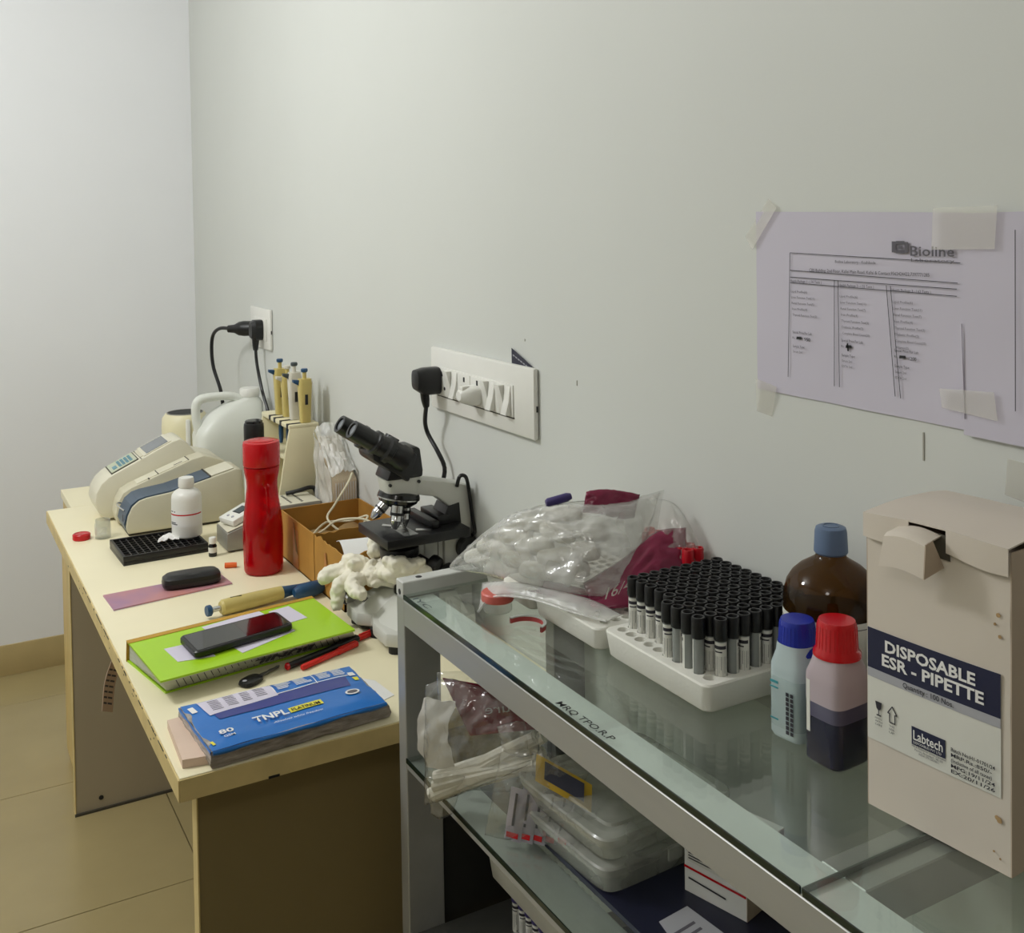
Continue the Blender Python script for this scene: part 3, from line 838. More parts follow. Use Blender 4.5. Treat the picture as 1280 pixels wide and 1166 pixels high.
# pipette stand with five pipettes
st = thing('pipette_stand', 'cream plastic pipette stand between the jerrycan and the tissue pack', 'stand', (-.08, 2.6, T))
tp = MB().box((-.108, 2.515, T + .243), (-.032, 2.75, T + .255), .003)
part('top_shelf', tp, 'standcream', st)
for y in (2.515, 2.742):
    part('side_panel', MB().prism([(-.152, T), (-.016, T), (-.018, T + .1), (-.032, T + .247), (-.106, T + .247), (-.118, T + .19), (-.14, T + .06)], y, y + .008, 'y', .0015), 'standcream', st)
part('lower_shelf', MB().box((-.12, 2.523, T + .17), (-.03, 2.742, T + .178), .002), 'standcream', st)
part('back_panel', MB().box((-.03, 2.523, T), (-.024, 2.742, T + .243), .002), 'standcream', st)
for y in (2.675, 2.635, 2.585, 2.53):
    part('pipette_notch', MB().box((-.1085, y - .007, T + .2435), (-.07, y + .007, T + .2556)), 'blackmat', st)
part('base_strip', MB().box((-.15, 2.523, T), (-.02, 2.742, T + .008), .002), 'standcream', st)
def pipette(y, cx, h, body, knob, label):
    r = thing('pipette', label, 'pipette', (cx, y, T + .18), 0, 'pipettes hanging in the cream stand')
    z0 = T + .256
    part('handle', MB().loft([(z0, .013, .011, cx, y, .6), (z0 + .05, .0145, .0125, cx, y, .55), (z0 + h - .012, .017, .0145, cx, y, .5), (z0 + h, .015, .0125, cx, y, .6)], 20), body, r)
    part('shaft', MB().lathe([(.004, z0 - .075), (.006, z0 - .06), (.0065, z0)], 14, Matrix.Translation((cx, y, 0))), 'pipblue', r)
    part('plunger_rod', MB().cyl((cx, y, z0 + h), (cx, y, z0 + h + .016), .005, seg=14), body, r)
    part('plunger_knob', MB().lathe([(.007, z0 + h + .016), (.0085, z0 + h + .018), (.0085, z0 + h + .023), (.007, z0 + h + .025)], 16, Matrix.Translation((cx, y, 0))), knob, r)
    part('tip_ejector', MB().prism([(cx - .03, z0 + h - .008), (cx - .012, z0 + h - .018), (cx - .012, z0 + h - .003), (cx - .03, z0 + h - .001)], y - .006, y + .006, 'y', .001), knob, r)
    part('volume_window', MB().box((cx - .0035, y - .0145, z0 + .045), (cx + .0035, y - .0122, z0 + .07)), 'blackmat', r)
pipette(2.678, -.078, .118, 'pipbody', 'pipblue', 'ivory pipette with blue knob, the far end one in the cream stand')
pipette(2.635, -.072, .105, 'pipbody', 'pip2', 'ivory pipette with pale knob, second from the far end of the cream stand')
pipette(2.585, -.07, .118, 'pip2', 'greyrub', 'pale pipette with grey knob, second from the near end of the cream stand')
pipette(2.53, -.062, .108, 'pipbody', 'pipblue', 'ivory pipette with dark window, the near end one in the cream stand')
pw = thing('pipette', 'white pipette leaning close to the wall behind the ivory ones', 'pipette', (-.045, 2.555, T + .18), 0, 'pipettes hanging in the cream stand')
part('handle', MB().loft([(T + .256, .008, .009, -.042, 2.557, .6), (T + .35, .009, .011, -.042, 2.557, .6), (T + .36, .006, .008, -.042, 2.557, .8)], 16), 'white', pw)
part('shaft', MB().cyl((-.042, 2.557, T + .18), (-.042, 2.557, T + .256), .004, .006), 'white', pw)

# tissue stack
ts = thing('tissue_pack', 'stack of folded paper tissues half wrapped in clear plastic against the wall', 'tissues', (-.065, 2.4, T))
part('tissue_stack', MB().prism([(2.335, T), (2.45, T), (2.45, T + .235), (2.335, T + .148)], -.06, -.004, 'x', .004), 'tissue', ts)
lm = MB()
for k in range(9):
    x = -.057 + k * .006
    lm.box((x, 2.3325, T + .002), (x + .0012, 2.3355, T + .143))
part('folded_edges', lm, 'whitemat', ts, kind='stuff', label='pale folded tissue edges facing the room')
MAT['wrap'] = film('tissue_wrap', (.95, .95, .93), haze=.36, gloss_rough=.3, f0=.03, bump=.4, bscale=40)
def wrapf(u, v):
    x = -.066 + .064 * u
    y = 2.332 + .122 * v
    z = T + .158 + .092 * v + .014 * math.sin(PI * u) + .010 * noise.noise(Vector((u * 4, v * 4, 2))) + .008 * noise.noise(Vector((u * 11, v * 11, 5)))
    return Vector((min(-.003, x), y, z))
part('plastic_wrap', MB().sheet(wrapf, 22, 22, .0008), 'wrap', ts)
def wrapl(u, v):
    return Vector((-.0655 - .006 * noise.noise(Vector((u * 5, v * 5, 1))) - .003 * v, 2.334 + .116 * u, T + .03 + (.128 + .09 * u) * v))
part('plastic_wrap', MB().sheet(wrapl, 18, 18, .0008), 'wrap', ts)

# dry block incubator
ib = thing('block_incubator', 'grey steel block incubator with a perforated top and small controller, behind the red bottle', 'incubator', (-.18, 2.5, T))
part('housing', MB().prism([(-.292, T + .004), (-.292, T + .044), (-.195, T + .074), (-.195, T + .004)], 2.405, 2.5, 'y', .002), 'steel', ib)
part('front_panel', MB().slab([(-.29, 2.409, T + .0462), (-.197, 2.409, T + .0750), (-.197, 2.498, T + .0750), (-.29, 2.498, T + .0462)], .0014, (-.29, 0, .957)), 'beigelight', ib)
bk = part('heating_block', MB().box((-.194, 2.4, T + .004), (-.068, 2.5, T + .09), .002), 'steel', ib)
part('top_plate', MB().box((-.192, 2.402, T + .09), (-.072, 2.498, T + .0915), .0006), 'beigelight', ib)
for i in range(3):
    for j in range(7):
        part('well', MB().cyl((-.165 + .027 * i, 2.418 + .0115 * j, T + .0914), (-.165 + .027 * i, 2.418 + .0115 * j, T + .0920), .0034, seg=12), 'blackmat', ib, bk)
vm = MB()
for k in range(18):
    vm.box((-.188 + .0062 * k, 2.3994, T + .062), (-.1845 + .0062 * k, 2.4005, T + .066))
part('vent_slots', vm, 'blackmat', ib, kind='stuff')
for x, y in ((-.28, 2.42), (-.28, 2.487), (-.09, 2.42), (-.09, 2.487)):
    part('foot', MB().cyl((x, y, T), (x, y, T + .005), .008, seg=12), 'blackmat', ib)
part('indicator', MB().slab([(-.262, 2.48, T + .057), (-.254, 2.48, T + .0595), (-.254, 2.487, T + .0595), (-.262, 2.487, T + .057)], .001, (-.29, 0, .957)), 'blackmat', ib)
cm = Matrix.Translation((-.25, 2.455, T + .068)) @ Matrix.Rotation(.32, 4, 'Z') @ Matrix.Rotation(-.3, 4, 'Y')
ct = thing('temperature_controller', 'small white controller with a grey display lying on the incubator front', 'controller', (-.25, 2.455, T + .055))
part('case', MB().box((-.036, -.03, -.004), (.036, .03, .012), .004, cm), 'white', ct)
part('display', MB().box((-.006, -.014, .012), (.022, .014, .0128), 0, cm), 'blackmat', ct)
part('display_face', MB().box((-.004, -.012, .0128), (.02, .012, .0132), 0, cm), 'greyrub', ct)
part('button', MB().cyl((-.022, -.012, .012), (-.022, -.012, .0132), .003, seg=10).__class__().lathe([(.0035, .012), (.0035, .0135)], 10, cm @ Matrix.Translation((-.022, -.01, 0))), 'greyprint', ct)
part('button', MB().lathe([(.0035, .012), (.0035, .0135)], 10, cm @ Matrix.Translation((-.022, .008, 0))), 'greyprint', ct)

ca = thing('power_adapter', 'black power adapter and coiled lead between the incubator and the tissues', 'adapter', (-.1, 2.6, T))
part('adapter_body', MB().box((-.062, 2.46, T), (-.02, 2.502, T + .075), .004), 'black', ca)
part('lead', MB().tube([(-.05, 2.48, T + .075), (-.058, 2.482, T + .1), (-.075, 2.47, T + .108), (-.1, 2.47, T + .104), (-.13, 2.48, T + .098)], .005, 8, 4), 'black', ca)

# ------------------------------------------------------------------ small things at the far end
sl = thing('screw_lid', 'red screw lid lying on the table left of the clear jar', 'lid', (-.565, 2.705, T))
part('lid', MB().lathe([(.019, 0), (.0205, .002), (.0205, .012), (.0185, .014)], 28, Matrix.Translation((-.562, 2.705, T))), 'redlid', sl)
part('lid_top_ring', MB().lathe([(.0165, .014), (.0165, .0146), (.0145, .0146), (.0145, .014)], 28, Matrix.Translation((-.562, 2.705, T)), cap=False), 'redlid', sl)
jr = thing('specimen_jar', 'small clear specimen jar without its lid in front of the analyzer', 'jar', (-.515, 2.69, T))
Mj = Matrix.Translation((-.516, 2.69, T))
part('jar_wall', MB().lathe([(.0175, .002), (.018, .003), (.018, .034), (.0168, .037), (.0168, .045), (.0155, .045), (.0155, .004), (.001, .003)], 28, Mj, cap=False), 'clearjar', jr)
part('jar_base', MB().lathe([(.0165, 0), (.0178, .001), (.0178, .002)], 28, Mj), 'clearjar', jr)
jlb = part('label', MB().lathe([(.0184, .012), (.0184, .03)], 14, Mj @ Matrix.Rotation(PI * 1.1, 4, 'Z'), cap=False, a0=-.2, a1=1.6), film('jar_label', (.95, .95, .94), haze=.3), jr)
tr = thing('tube_tray', 'black plastic tube tray with square wells under the white bottle', 'tray', (-.42, 2.52, T))
tx0, tx1, ty0, ty1 = -.512, -.33, 2.44, 2.6
Mt = Matrix.Translation((-.421, 2.515, T)) @ Matrix.Rotation(.03, 4, 'Z')
part('tray_base', MB().box((-.093, -.077, 0), (.093, .077, .008), .001, Mt), 'black', tr)
for lo, hi in (((-.093, -.077, .008), (.093, -.071, .021)), ((-.093, .071, .008), (.093, .077, .021)), ((-.093, -.071, .008), (-.087, .071, .021)), ((.087, -.071, .008), (.093, .071, .021))):
    part('tray_side', MB().box(lo, hi, .001, Mt), 'black', tr)
for k in range(1, 12):
    x = -.087 + .174 * k / 12
    part('grid_rib', MB().box((x - .0012, -.071, .008), (x + .0012, .071, .0185), 0, Mt), 'black', tr)
for k in range(1, 8):
    y = -.071 + .142 * k / 8
    part('grid_rib', MB().box((-.087, y - .0012, .008), (.087, y + .0012, .0185), 0, Mt), 'black', tr)
wb = thing('reagent_bottle', 'white plastic bottle with a white cap standing on the black tube tray', 'bottle', (-.352, 2.54, T + .0185))
Mw = Matrix.Translation((-.352, 2.535, T + .0188))
part('body', MB().lathe([(.031, 0), (.034, .003), (.0345, .006), (.0345, .088), (.033, .098), (.027, .106), (.018, .111), (.0155, .113), (.0155, .118)], 36, Mw), 'white', wb)
part('cap', MB().lathe([(.0175, .116), (.018, .117), (.0178, .133), (.0165, .137)], 28, Mw), 'white', wb)
wl = part('label', MB().lathe([(.0348, .028), (.0348, .066)], 22, Mw, cap=False, a0=PI * .93, a1=PI * 1.75), 'whitemat', wb)
part('red_band', MB().lathe([(.03495, .0545), (.03495, .0575)], 22, Mw, cap=False, a0=PI * .95, a1=PI * 1.8), 'redlid', wb, wl)
bn = MB()
for z, a0_, a1_ in ((.033, 1.0, 1.22), (.0365, 1.0, 1.18), (.062, 1.0, 1.1), (.062, 1.13, 1.17)):
    bn.lathe([(.03495, z), (.03495, z + .0022)], 8, Mw, cap=False, a0=PI * a0_, a1=PI * a1_)
part('small_print', bn, 'ink', wb, wl)
ct2 = MB().sheet(lambda u, v: Vector((-.425 + .048 * u + .008 * v, 2.505 + .03 * v, T + .021 + .011 * abs(noise.noise(Vector((u * 3, v * 3, 4)))) + .008 * math.sin(PI * u) * v)), 10, 8, .0012)
single('paper_scrap', ct2, 'whitemat', 'crumpled white paper scrap lying on the black tube tray', 'paper')
vl = thing('dropper_vial', 'tiny dark vial with a white cap at the corner of the black tray', 'vial', (-.325, 2.405, T))
Mv = Matrix.Translation((-.325, 2.405, T))
part('body', MB().lathe([(.0085, 0), (.0092, .001), (.0092, .024), (.0065, .028), (.0065, .03)], 18, Mv), 'blackgloss', vl)
part('label', MB().lathe([(.0094, .009), (.0094, .021)], 18, Mv, cap=False), 'label', vl)
part('cap', MB().lathe([(.0078, .029), (.0082, .03), (.0082, .041), (.0072, .0425)], 18, Mv), 'white', vl)
oc = thing('orange_cap', 'small orange cap lying on the table beside the red water bottle', 'cap', (-.31, 2.3, T))
part('cap_body', MB().lathe_axis((-.323, 2.305, T + .0058), (-.3, 2.296, T + .0058), [(.0045, 0), (.0056, .001), (.0058, .016), (.0052, .0245)], 16), 'orange', oc)
part('cap_rim', MB().lathe_axis((-.3235, 2.3052, T + .0058), (-.322, 2.3046, T + .0058), [(.0058, 0), (.0058, .002)], 16), 'orange', oc)

# ------------------------------------------------------------------ red water bottle
rb = thing('water_bottle', 'tall translucent red water bottle standing at the middle of the table', 'bottle', (-.257, 2.24, T))
Mr = Matrix.Translation((-.257, 2.24, T))
part('body', MB().lathe([(.036, .001), (.0395, .003), (.041, .008), (.0415, .03), (.0425, .07), (.042, .1), (.039, .13), (.0345, .16), (.0322, .185), (.033, .2), (.0362, .214), (.0375, .224), (.0375, .2275)], 40, Mr), 'redb', rb)
part('water', MB().lathe([(.0385, .006), (.0408, .07), (.0404, .1), (.0395, .112)], 32, Mr), 'redb', rb)
part('neck_ring', MB().lathe([(.034, .2275), (.034, .232)], 36, Mr), 'redb', rb)
part('cap', MB().lathe([(.0385, .231), (.0392, .233), (.0392, .276), (.038, .281), (.034, .2825)], 40, Mr), 'redlid', rb)
part('cap_disc', MB().lathe([(.028, .2826), (.028, .2836), (.0265, .2842)], 36, Mr), 'redlid', rb)

# ------------------------------------------------------------------ cardboard boxes
def open_box(root, x0, x1, y0, y1, h, torn=0, th=.003):
    z0 = T
    part('bottom', MB().box((x0, y0, z0), (x1, y1, z0 + th)), 'cardin', root)
    def wall(a, b_, n, nm, seed):
        a, b_ = Vector(a), Vector(b_)
        N = 14
        mb = MB()
        b = bmesh.new()
        n = Vector(n)
        F, Bk = [], []
        for k in range(N + 1):
            p = a.lerp(b_, k / N)
            hh = h + (torn * .012 * noise.noise(Vector((k * .55 + seed, seed, 0))) - torn * .004 if torn else 0)
            F.append((b.verts.new(p), b.verts.new(p + Vector((0, 0, hh)))))
            Bk.append((b.verts.new(p + n * th), b.verts.new(p + n * th + Vector((0, 0, hh)))))
        for k in range(N):
            b.faces.new((F[k][0], F[k + 1][0], F[k + 1][1], F[k][1]))
            b.faces.new((Bk[k][0], Bk[k][1], Bk[k + 1][1], Bk[k + 1][0]))
            b.faces.new((F[k][1], F[k + 1][1], Bk[k + 1][1], Bk[k][1]))
        b.faces.new((F[0][0], F[0][1], Bk[0][1], Bk[0][0])); b.faces.new((F[N][0], Bk[N][0], Bk[N][1], F[N][1]))
        mb.add(b)
        return part(nm, mb, 'card', root)
    z = z0 + .0
    ws = [wall((x0, y1, z), (x0, y0, z), (1, 0, 0), 'side', 1), wall((x0, y0, z), (x1, y0, z), (0, 1, 0), 'side', 2),
          wall((x1, y0, z), (x1, y1, z), (-1, 0, 0), 'side', 3), wall((x1, y1, z), (x0, y1, z), (0, -1, 0), 'side', 4)]
    return ws
b1 = thing('cardboard_box', 'open brown cardboard box with crumpled paper and cream cable inside, next to the red bottle', 'box', (-.1, 2.2, T))
w1 = open_box(b1, -.192, -.004, 2.096, 2.325, .104)
def tp_strip(y0, y1, z0, z1, root, par, seed):
    mb = MB().sheet(lambda u, v: Vector((-.1928, y0 + (y1 - y0) * u + .003 * noise.noise(Vector((u * 2, v * 5, seed))), z0 + (z1 - z0) * v)), 3, 8, .0005)
    part('brown_tape', mb, 'cardtape', root, par)
tp_strip(2.2, 2.235, T + .002, T + .085, b1, w1[0], 2)
part('tear', MB().slab([(-.1934, 2.215, T + .04), (-.1934, 2.2, T + .035), (-.1934, 2.222, T + .09), (-.1934, 2.23, T + .1)], .0004, (-1, 0, 0)), 'cardin', b1, w1[0])
b2 = thing('cardboard_box', 'open brown cardboard box with a torn rim under the microscope stage', 'box', (-.1, 2.0, T))
w2 = open_box(b2, -.195, -.045, 1.915, 2.09, .112, 1)
tp_strip(1.985, 2.005, T + .002, T + .1, b2, w2[0], 6)
part('tear', MB().slab([(-.1968, 2.02, T + .02), (-.1968, 2.0, T + .03), (-.1968, 2.012, T + .09), (-.1968, 2.022, T + .085)], .0004, (-1, 0, 0)), 'cardtape', b2, w2[0])
single('packing_paper', MB().sheet(lambda u, v: Vector((-.185 + .17 * u, 2.108 + .2 * v, T + .05 + .012 * noise.noise(Vector((u * 4, v * 4, 7))) + .008 * noise.noise(Vector((u * 10, v * 10, 3))))), 16, 16, .001), 'cardin', 'crumpled brown packing paper inside the box beside the red bottle', 'paper')
single('folded_paper', MB().sheet(lambda u, v: Vector((-.188 + .125 * u + .02 * v, 1.93 + .1 * v - .01 * u, T + .104 + .012 * math.sin(PI * v) - .004 * u)), 10, 10, .0012), 'whitemat', 'folded white paper poking out of the torn cardboard box', 'paper')
single('cream_cable', MB().tube([(-.03, 2.3, T + .17), (-.06, 2.25, T + .16), (-.11, 2.2, T + .13), (-.14, 2.16, T + .115), (-.12, 2.13, T + .09), (-.09, 2.1, T + .075), (-.1, 2.11, T + .085), (-.06, 2.13, T + .115), (-.085, 2.17, T + .1), (-.13, 2.2, T + .095), (-.17, 2.17, T + .08), (-.16, 2.13, T + .1), (-.14, 2.1, T + .125), (-.1, 2.07, T + .13), (-.08, 2.05, T + .122)], .0024, 8, 6), 'cable', 'cream cable looping out of the cardboard boxes', 'cable')
# ------------------------------------------------------------------ microscope
ms_ = thing('microscope', 'black and grey binocular microscope at the near end of the table, behind the rack', 'microscope', (-.1, 1.78, T))
Yc = 1.775
part('base', MB().prism([(-.192, Yc + .112), (-.212, Yc + .085), (-.214, Yc + .03), (-.192, Yc + .008), (-.206, Yc - .03), (-.208, Yc - .09), (-.185, Yc - .112), (-.03, Yc - .085), (-.014, Yc - .05), (-.014, Yc + .05), (-.03, Yc + .08), (-.12, Yc + .1)], T + .014, T + .038, 'z', .004), 'scopegrey', ms_)
tm_ = MB()
bq = bmesh.new()
A_ = [(-.196, Yc + .1), (-.205, Yc + .03), (-.184, Yc + .008), (-.197, Yc - .04), (-.185, Yc - .1), (-.04, Yc - .075), (-.03, Yc + .07)]
B_ = [(-.15, Yc + .06), (-.155, Yc + .028), (-.14, Yc + .01), (-.15, Yc - .03), (-.145, Yc - .055), (-.05, Yc - .045), (-.045, Yc + .045)]
va = [bq.verts.new((x, y, T + .038)) for x, y in A_]
vb = [bq.verts.new((x, y, T + .072)) for x, y in B_]
bq.faces.new(va); bq.faces.new(list(reversed(vb)))
for i in range(7):
    bq.faces.new((va[i], va[(i + 1) % 7], vb[(i + 1) % 7], vb[i]))
part('base_top', tm_.add(bq), 'scopegrey', ms_)
for x, y in ((-.19, Yc + .08), (-.185, Yc - .085), (-.05, Yc + .06), (-.05, Yc - .06), (-.185, Yc + .0)):
    part('rubber_foot', MB().cyl((x, y, T), (x, y, T + .015), .014, seg=14), 'blackmat', ms_)
part('base_skirt', MB().prism([(-.2, Yc + .09), (-.2, Yc + .04), (-.165, Yc + .005), (-.19, Yc - .05), (-.19, Yc - .09), (-.03, Yc - .07), (-.03, Yc + .06)], T + .004, T + .015, 'z'), 'blackmat', ms_)
lp = MB().slab([(-.193, Yc + .082, T + .0415), (-.193, Yc + .05, T + .0415), (-.177, Yc + .048, T + .0543), (-.177, Yc + .078, T + .0543)], .0008, (-.6, 0, .8))
part('name_plate', lp, 'whitemat', ms_)
lq = MB()
for k in range(6):
    y = Yc + .078 - k * .0048
    lq.slab([(-.1905, y, T + .0452), (-.1905, y - .0024, T + .0452), (-.1815, y - .0024, T + .0524), (-.1815, y, T + .0524)], .0005, (-.6, 0, .8))
part('plate_marks', lq, 'ink', ms_, kind='stuff')
part('lamp_knob', MB().lathe_axis((-.2, Yc + .1, T + .045), (-.2, Yc + .15, T + .045), [(.016, 0), (.018, .004), (.018, .03), (.015, .034)], 22), 'black', ms_)
part('knob_collar', MB().cyl((-.2, Yc + .085, T + .042), (-.2, Yc + .105, T + .045), .012), 'chrome', ms_)
part('lamp_housing', MB().lathe([(.03, T + .07), (.03, T + .082), (.026, T + .09)], 28, Matrix.Translation((-.12, Yc, 0))), 'black', ms_)
# pillar and arm
zt = T + .276
part('arm', MB().prism([(-.062, T + .03), (-.06, T + .205), (-.05, T + .222), (-.075, T + .242), (-.118, T + .252), (-.118, zt - .003), (-.1, zt), (-.06, zt - .008), (-.006, T + .254), (-.004, T + .03)], Yc - .025, Yc + .025, 'y', .003), 'scopegrey', ms_)
part('arm_inner', MB().prism([(-.0625, T + .19), (-.0605, T + .206), (-.052, T + .222), (-.03, T + .226), (-.026, T + .182), (-.064, T + .182)], Yc - .0262, Yc + .0262, 'y', .0008), 'black', ms_)
part('focus_block', MB().box((-.1, Yc - .022, T + .06), (-.062, Yc + .022, T + .162), .003), 'scopegrey', ms_)
part('rack_seam', MB().box((-.0735, Yc - .0228, T + .065), (-.0725, Yc - .0218, T + .16)), 'beigedark', ms_)
part('condenser_carrier', MB().box((-.128, Yc - .02, T + .12), (-.098, Yc + .02, T + .16), .003), 'scopegrey', ms_)
part('condenser', MB().lathe([(.022, T + .125), (.034, T + .135), (.036, T + .146), (.036, T + .156), (.024, T + .164)], 28, Matrix.Translation((-.14, Yc, 0))), 'black', ms_)
part('condenser_knob', MB().lathe_axis((-.11, Yc - .02, T + .138), (-.085, Yc - .058, T + .122), [(.004, 0), (.004, .02), (.015, .026), (.017, .032), (.015, .043), (.008, .047)], 20), 'black', ms_)
fk = part('focus_knob', MB().lathe_axis((-.055, Yc - .024, T + .098), (-.055, Yc - .064, T + .098), [(.018, 0), (.021, .006), (.021, .028), (.017, .032)], 24), 'black', ms_)
part('fine_focus', MB().lathe_axis((-.055, Yc - .0565, T + .098), (-.055, Yc - .07, T + .098), [(.011, 0), (.011, .011), (.009, .013)], 20), 'scopegrey', ms_, fk)
part('focus_knob', MB().lathe_axis((-.055, Yc + .024, T + .098), (-.055, Yc + .064, T + .098), [(.018, 0), (.021, .006), (.021, .028), (.017, .032)], 24), 'black', ms_)
lk = part('lock_knob', MB().lathe_axis((-.018, Yc - .024, T + .142), (-.018, Yc - .044, T + .142), [(.019, 0), (.022, .004), (.022, .014), (.018, .018)], 26), 'black', ms_)
part('knob_hub', MB().cyl((-.018, Yc - .0421, T + .142), (-.018, Yc - .0445, T + .142), .0075, seg=14), 'scopegrey', ms_, lk)
# stage
zs = T + .190
stg = part('stage', MB().box((-.192, Yc - .07, zs - .017), (-.03, Yc + .07, zs), .002), 'black', ms_)
part('stage_bracket', MB().box((-.11, Yc - .03, zs - .03), (-.062, Yc + .03, zs - .016), .002), 'black', ms_)
part('stage_opening', MB().cyl((-.14, Yc, zs), (-.14, Yc, zs + .0006), .014, seg=24), 'scopegrey', ms_, stg)
hd = part('slide_holder', MB().box((-.095, Yc - .045, zs), (-.08, Yc + .065, zs + .013), .001), 'black', ms_)
part('slide_holder', MB().box((-.075, Yc - .03, zs), (-.05, Yc + .05, zs + .018), .002), 'black', ms_)
part('stage_clip', MB().prism([(-.125, Yc - .04), (-.1, Yc - .052), (-.095, Yc - .045), (-.12, Yc - .03)], zs, zs + .002, 'z'), 'chrome', ms_, hd)
part('stage_clip', MB().prism([(-.165, Yc + .02), (-.14, Yc - .005), (-.136, Yc + .0), (-.16, Yc + .03)], zs, zs + .002, 'z'), 'chrome', ms_, hd)
part('glass_slide', MB().box((-.155, Yc - .06, zs), (-.129, Yc + .0, zs + .0012)), 'clearjar', ms_)
# nosepiece and objectives
ax = Vector((-.16, 0, -1)).normalized()
noseC = Vector((-.138, Yc, T + .258))
n_ = ax
part('nosepiece', MB().lathe_axis(noseC, noseC + n_ * .03, [(.026, 0), (.037, .004), (.039, .01), (.037, .014), (.035, .02), (.024, .028)], 30), 'blackgloss', ms_)
part('nosepiece_ring', MB().lathe_axis(noseC + n_ * .0115, noseC + n_ * .014, [(.0392, 0), (.0392, .0025)], 30), 'chrome', ms_)
def objective(dx, dy, l, tilt, r):
    b_ = noseC + n_ * .022 + Vector((dx * .026, dy * .026, 0))
    d_ = (n_ + Vector((dx, dy, 0)) * tilt).normalized()
    o_ = part('objective', MB().lathe_axis(b_, b_ + d_ * l, [(r, 0), (r, l * .3), (r * .9, l * .32), (r * .9, l * .62), (r * .95, l * .64), (r * .7, l * .82), (r * .35, l)], 20), 'chrome', ms_)
    part('knurled_ring', MB().lathe_axis(b_ + d_ * l * .3, b_ + d_ * l * .4, [(r * 1.04, 0), (r * 1.04, l * .12)], 20), 'black', ms_, o_)
objective(-.95, .1, .034, .9, .0105)
objective(-.5, .8, .034, .7, .010)
objective(-.35, -.8, .042, .12, .0115)
objective(.5, -.3, .046, .1, .009)
# neck and binocular head
part('neck', MB().loft([(zt - .026, .034, .026, -.136, Yc, .6), (zt - .012, .036, .028, -.136, Yc, .55), (zt + .008, .037, .029, -.138, Yc, .5)], 28), 'scopegrey', ms_)
for x in (-.168, -.112):
    part('clamp_screw', MB().cyl((x, Yc - .027, zt), (x, Yc - .0305, zt), .003, seg=10), 'black', ms_)
part('prism_block', MB().prism([(-.175, zt + .008), (-.104, zt + .008), (-.103, zt + .02), (-.108, zt + .06), (-.116, zt + .064), (-.14, zt + .062), (-.165, zt + .03)], Yc - .03, Yc + .03, 'y', .004), 'black', ms_)
hd_ = Vector((-.835, 0, .55)).normalized()
hu_ = Vector((.55, 0, .835))
def hpt(a, y, b):
    p = Vector((-.128, 0, zt + .031)) + hd_ * a + hu_ * b
    return Vector((p.x, y, p.z))
part('head_body', MB().prism([(hpt(-.012, 0, -.028).x, hpt(-.012, 0, -.028).z), (hpt(.072, 0, -.026).x, hpt(.072, 0, -.026).z), (hpt(.082, 0, -.014).x, hpt(.082, 0, -.014).z), (hpt(.06, 0, .022).x, hpt(.06, 0, .022).z), (hpt(.0, 0, .024).x, hpt(.0, 0, .024).z)], Yc - .036, Yc + .036, 'y', .006), 'black', ms_)
for s in (-1, 1):
    y = Yc + s * .030
    a = hpt(.015, y, .004)
    t_ = part('eyepiece_tube', MB().lathe_axis(a, a + hd_ * .128, [(.0235, 0), (.0235, .016), (.021, .02), (.021, .034), (.0245, .036), (.0245, .046), (.0195, .05), (.0195, .064), (.0215, .066), (.0215, .072), (.0175, .074), (.0175, .104), (.0165, .12), (.0165, .1205), (.0115, .1205), (.0105, .116)], 30), 'black', ms_)
    e_ = a + hd_ * .1165
    part('eye_lens', MB().lathe_axis(e_, e_ + hd_ * .001, [(.0104, 0), (.0104, .0008)], 22), 'lcd', ms_, t_)
part('diopter_dial', MB().lathe_axis(hpt(.045, Yc, .02), hpt(.045, Yc, .032), [(.014, 0), (.014, .01)], 20), 'black', ms_)
single('microscope_lead', MB().tube([(-.035, 1.748, T + .256), (-.03, 1.745, T + .275), (-.018, 1.744, T + .272), (-.012, 1.744, T + .245), (-.007, 1.742, T + .2), (-.003, 1.741, T + .17), (-.01, 1.738, T + .165)], .0036, 8, 5), 'black', 'thin black lead hanging over the arm of the microscope', 'cable')

# ------------------------------------------------------------------ crumpled gloves on the microscope base
def remeshed(name, mb, m, label, cat, voxel=.0035, amp=.004, freq=60, group=None):
    me = bpy.data.meshes.new('tmp')
    mb.bm.to_mesh(me); mb.bm.free()
    ob = bpy.data.objects.new('tmp', me)
    C.objects.link(ob)
    md = ob.modifiers.new('r', 'REMESH'); md.mode = 'VOXEL'; md.voxel_size = voxel
    s2 = ob.modifiers.new('s', 'SMOOTH'); s2.iterations = 8
    me2 = bpy.data.meshes.new_from_object(ob.evaluated_get(bpy.context.evaluated_depsgraph_get()))
    bpy.data.objects.remove(ob)
    for v in me2.vertices:
        n = Vector(v.normal)
        k = 1 - abs(noise.noise(v.co * freq)) * 2
        v.co += n * amp * (k * .7 + .5 * noise.noise(v.co * freq * 2.1))
    b = bmesh.new(); b.from_mesh(me2); bpy.data.meshes.remove(me2)
    r = MB(); r.bm.free(); r.bm = b
    return single(name, r, m, label, cat, group, smooth=60)
def glove(name, c, spread, seed, fingers, label):
    rnd = random.Random(seed)
    g = MB()
    for i in range(11):
        a = rnd.uniform(0, PI)
        r = Matrix.Rotation(a, 4, 'Z') @ Matrix.Rotation(rnd.uniform(-.7, .7), 4, 'X')
        g.blob((c[0] + rnd.uniform(-1, 1) * spread[0], c[1] + rnd.uniform(-1, 1) * spread[1], c[2] + rnd.uniform(-1, 1) * spread[2]), (rnd.uniform(.015, .022), rnd.uniform(.028, .042), rnd.uniform(.010, .016)), 3, .22, 28, i + seed, r)
    for pts, rads in fingers:
        g.tube(pts, .01, 10, 4, rads)
    o = remeshed(name, g, 'latex', label, 'glove', .0026, .0036, 70)
    return o
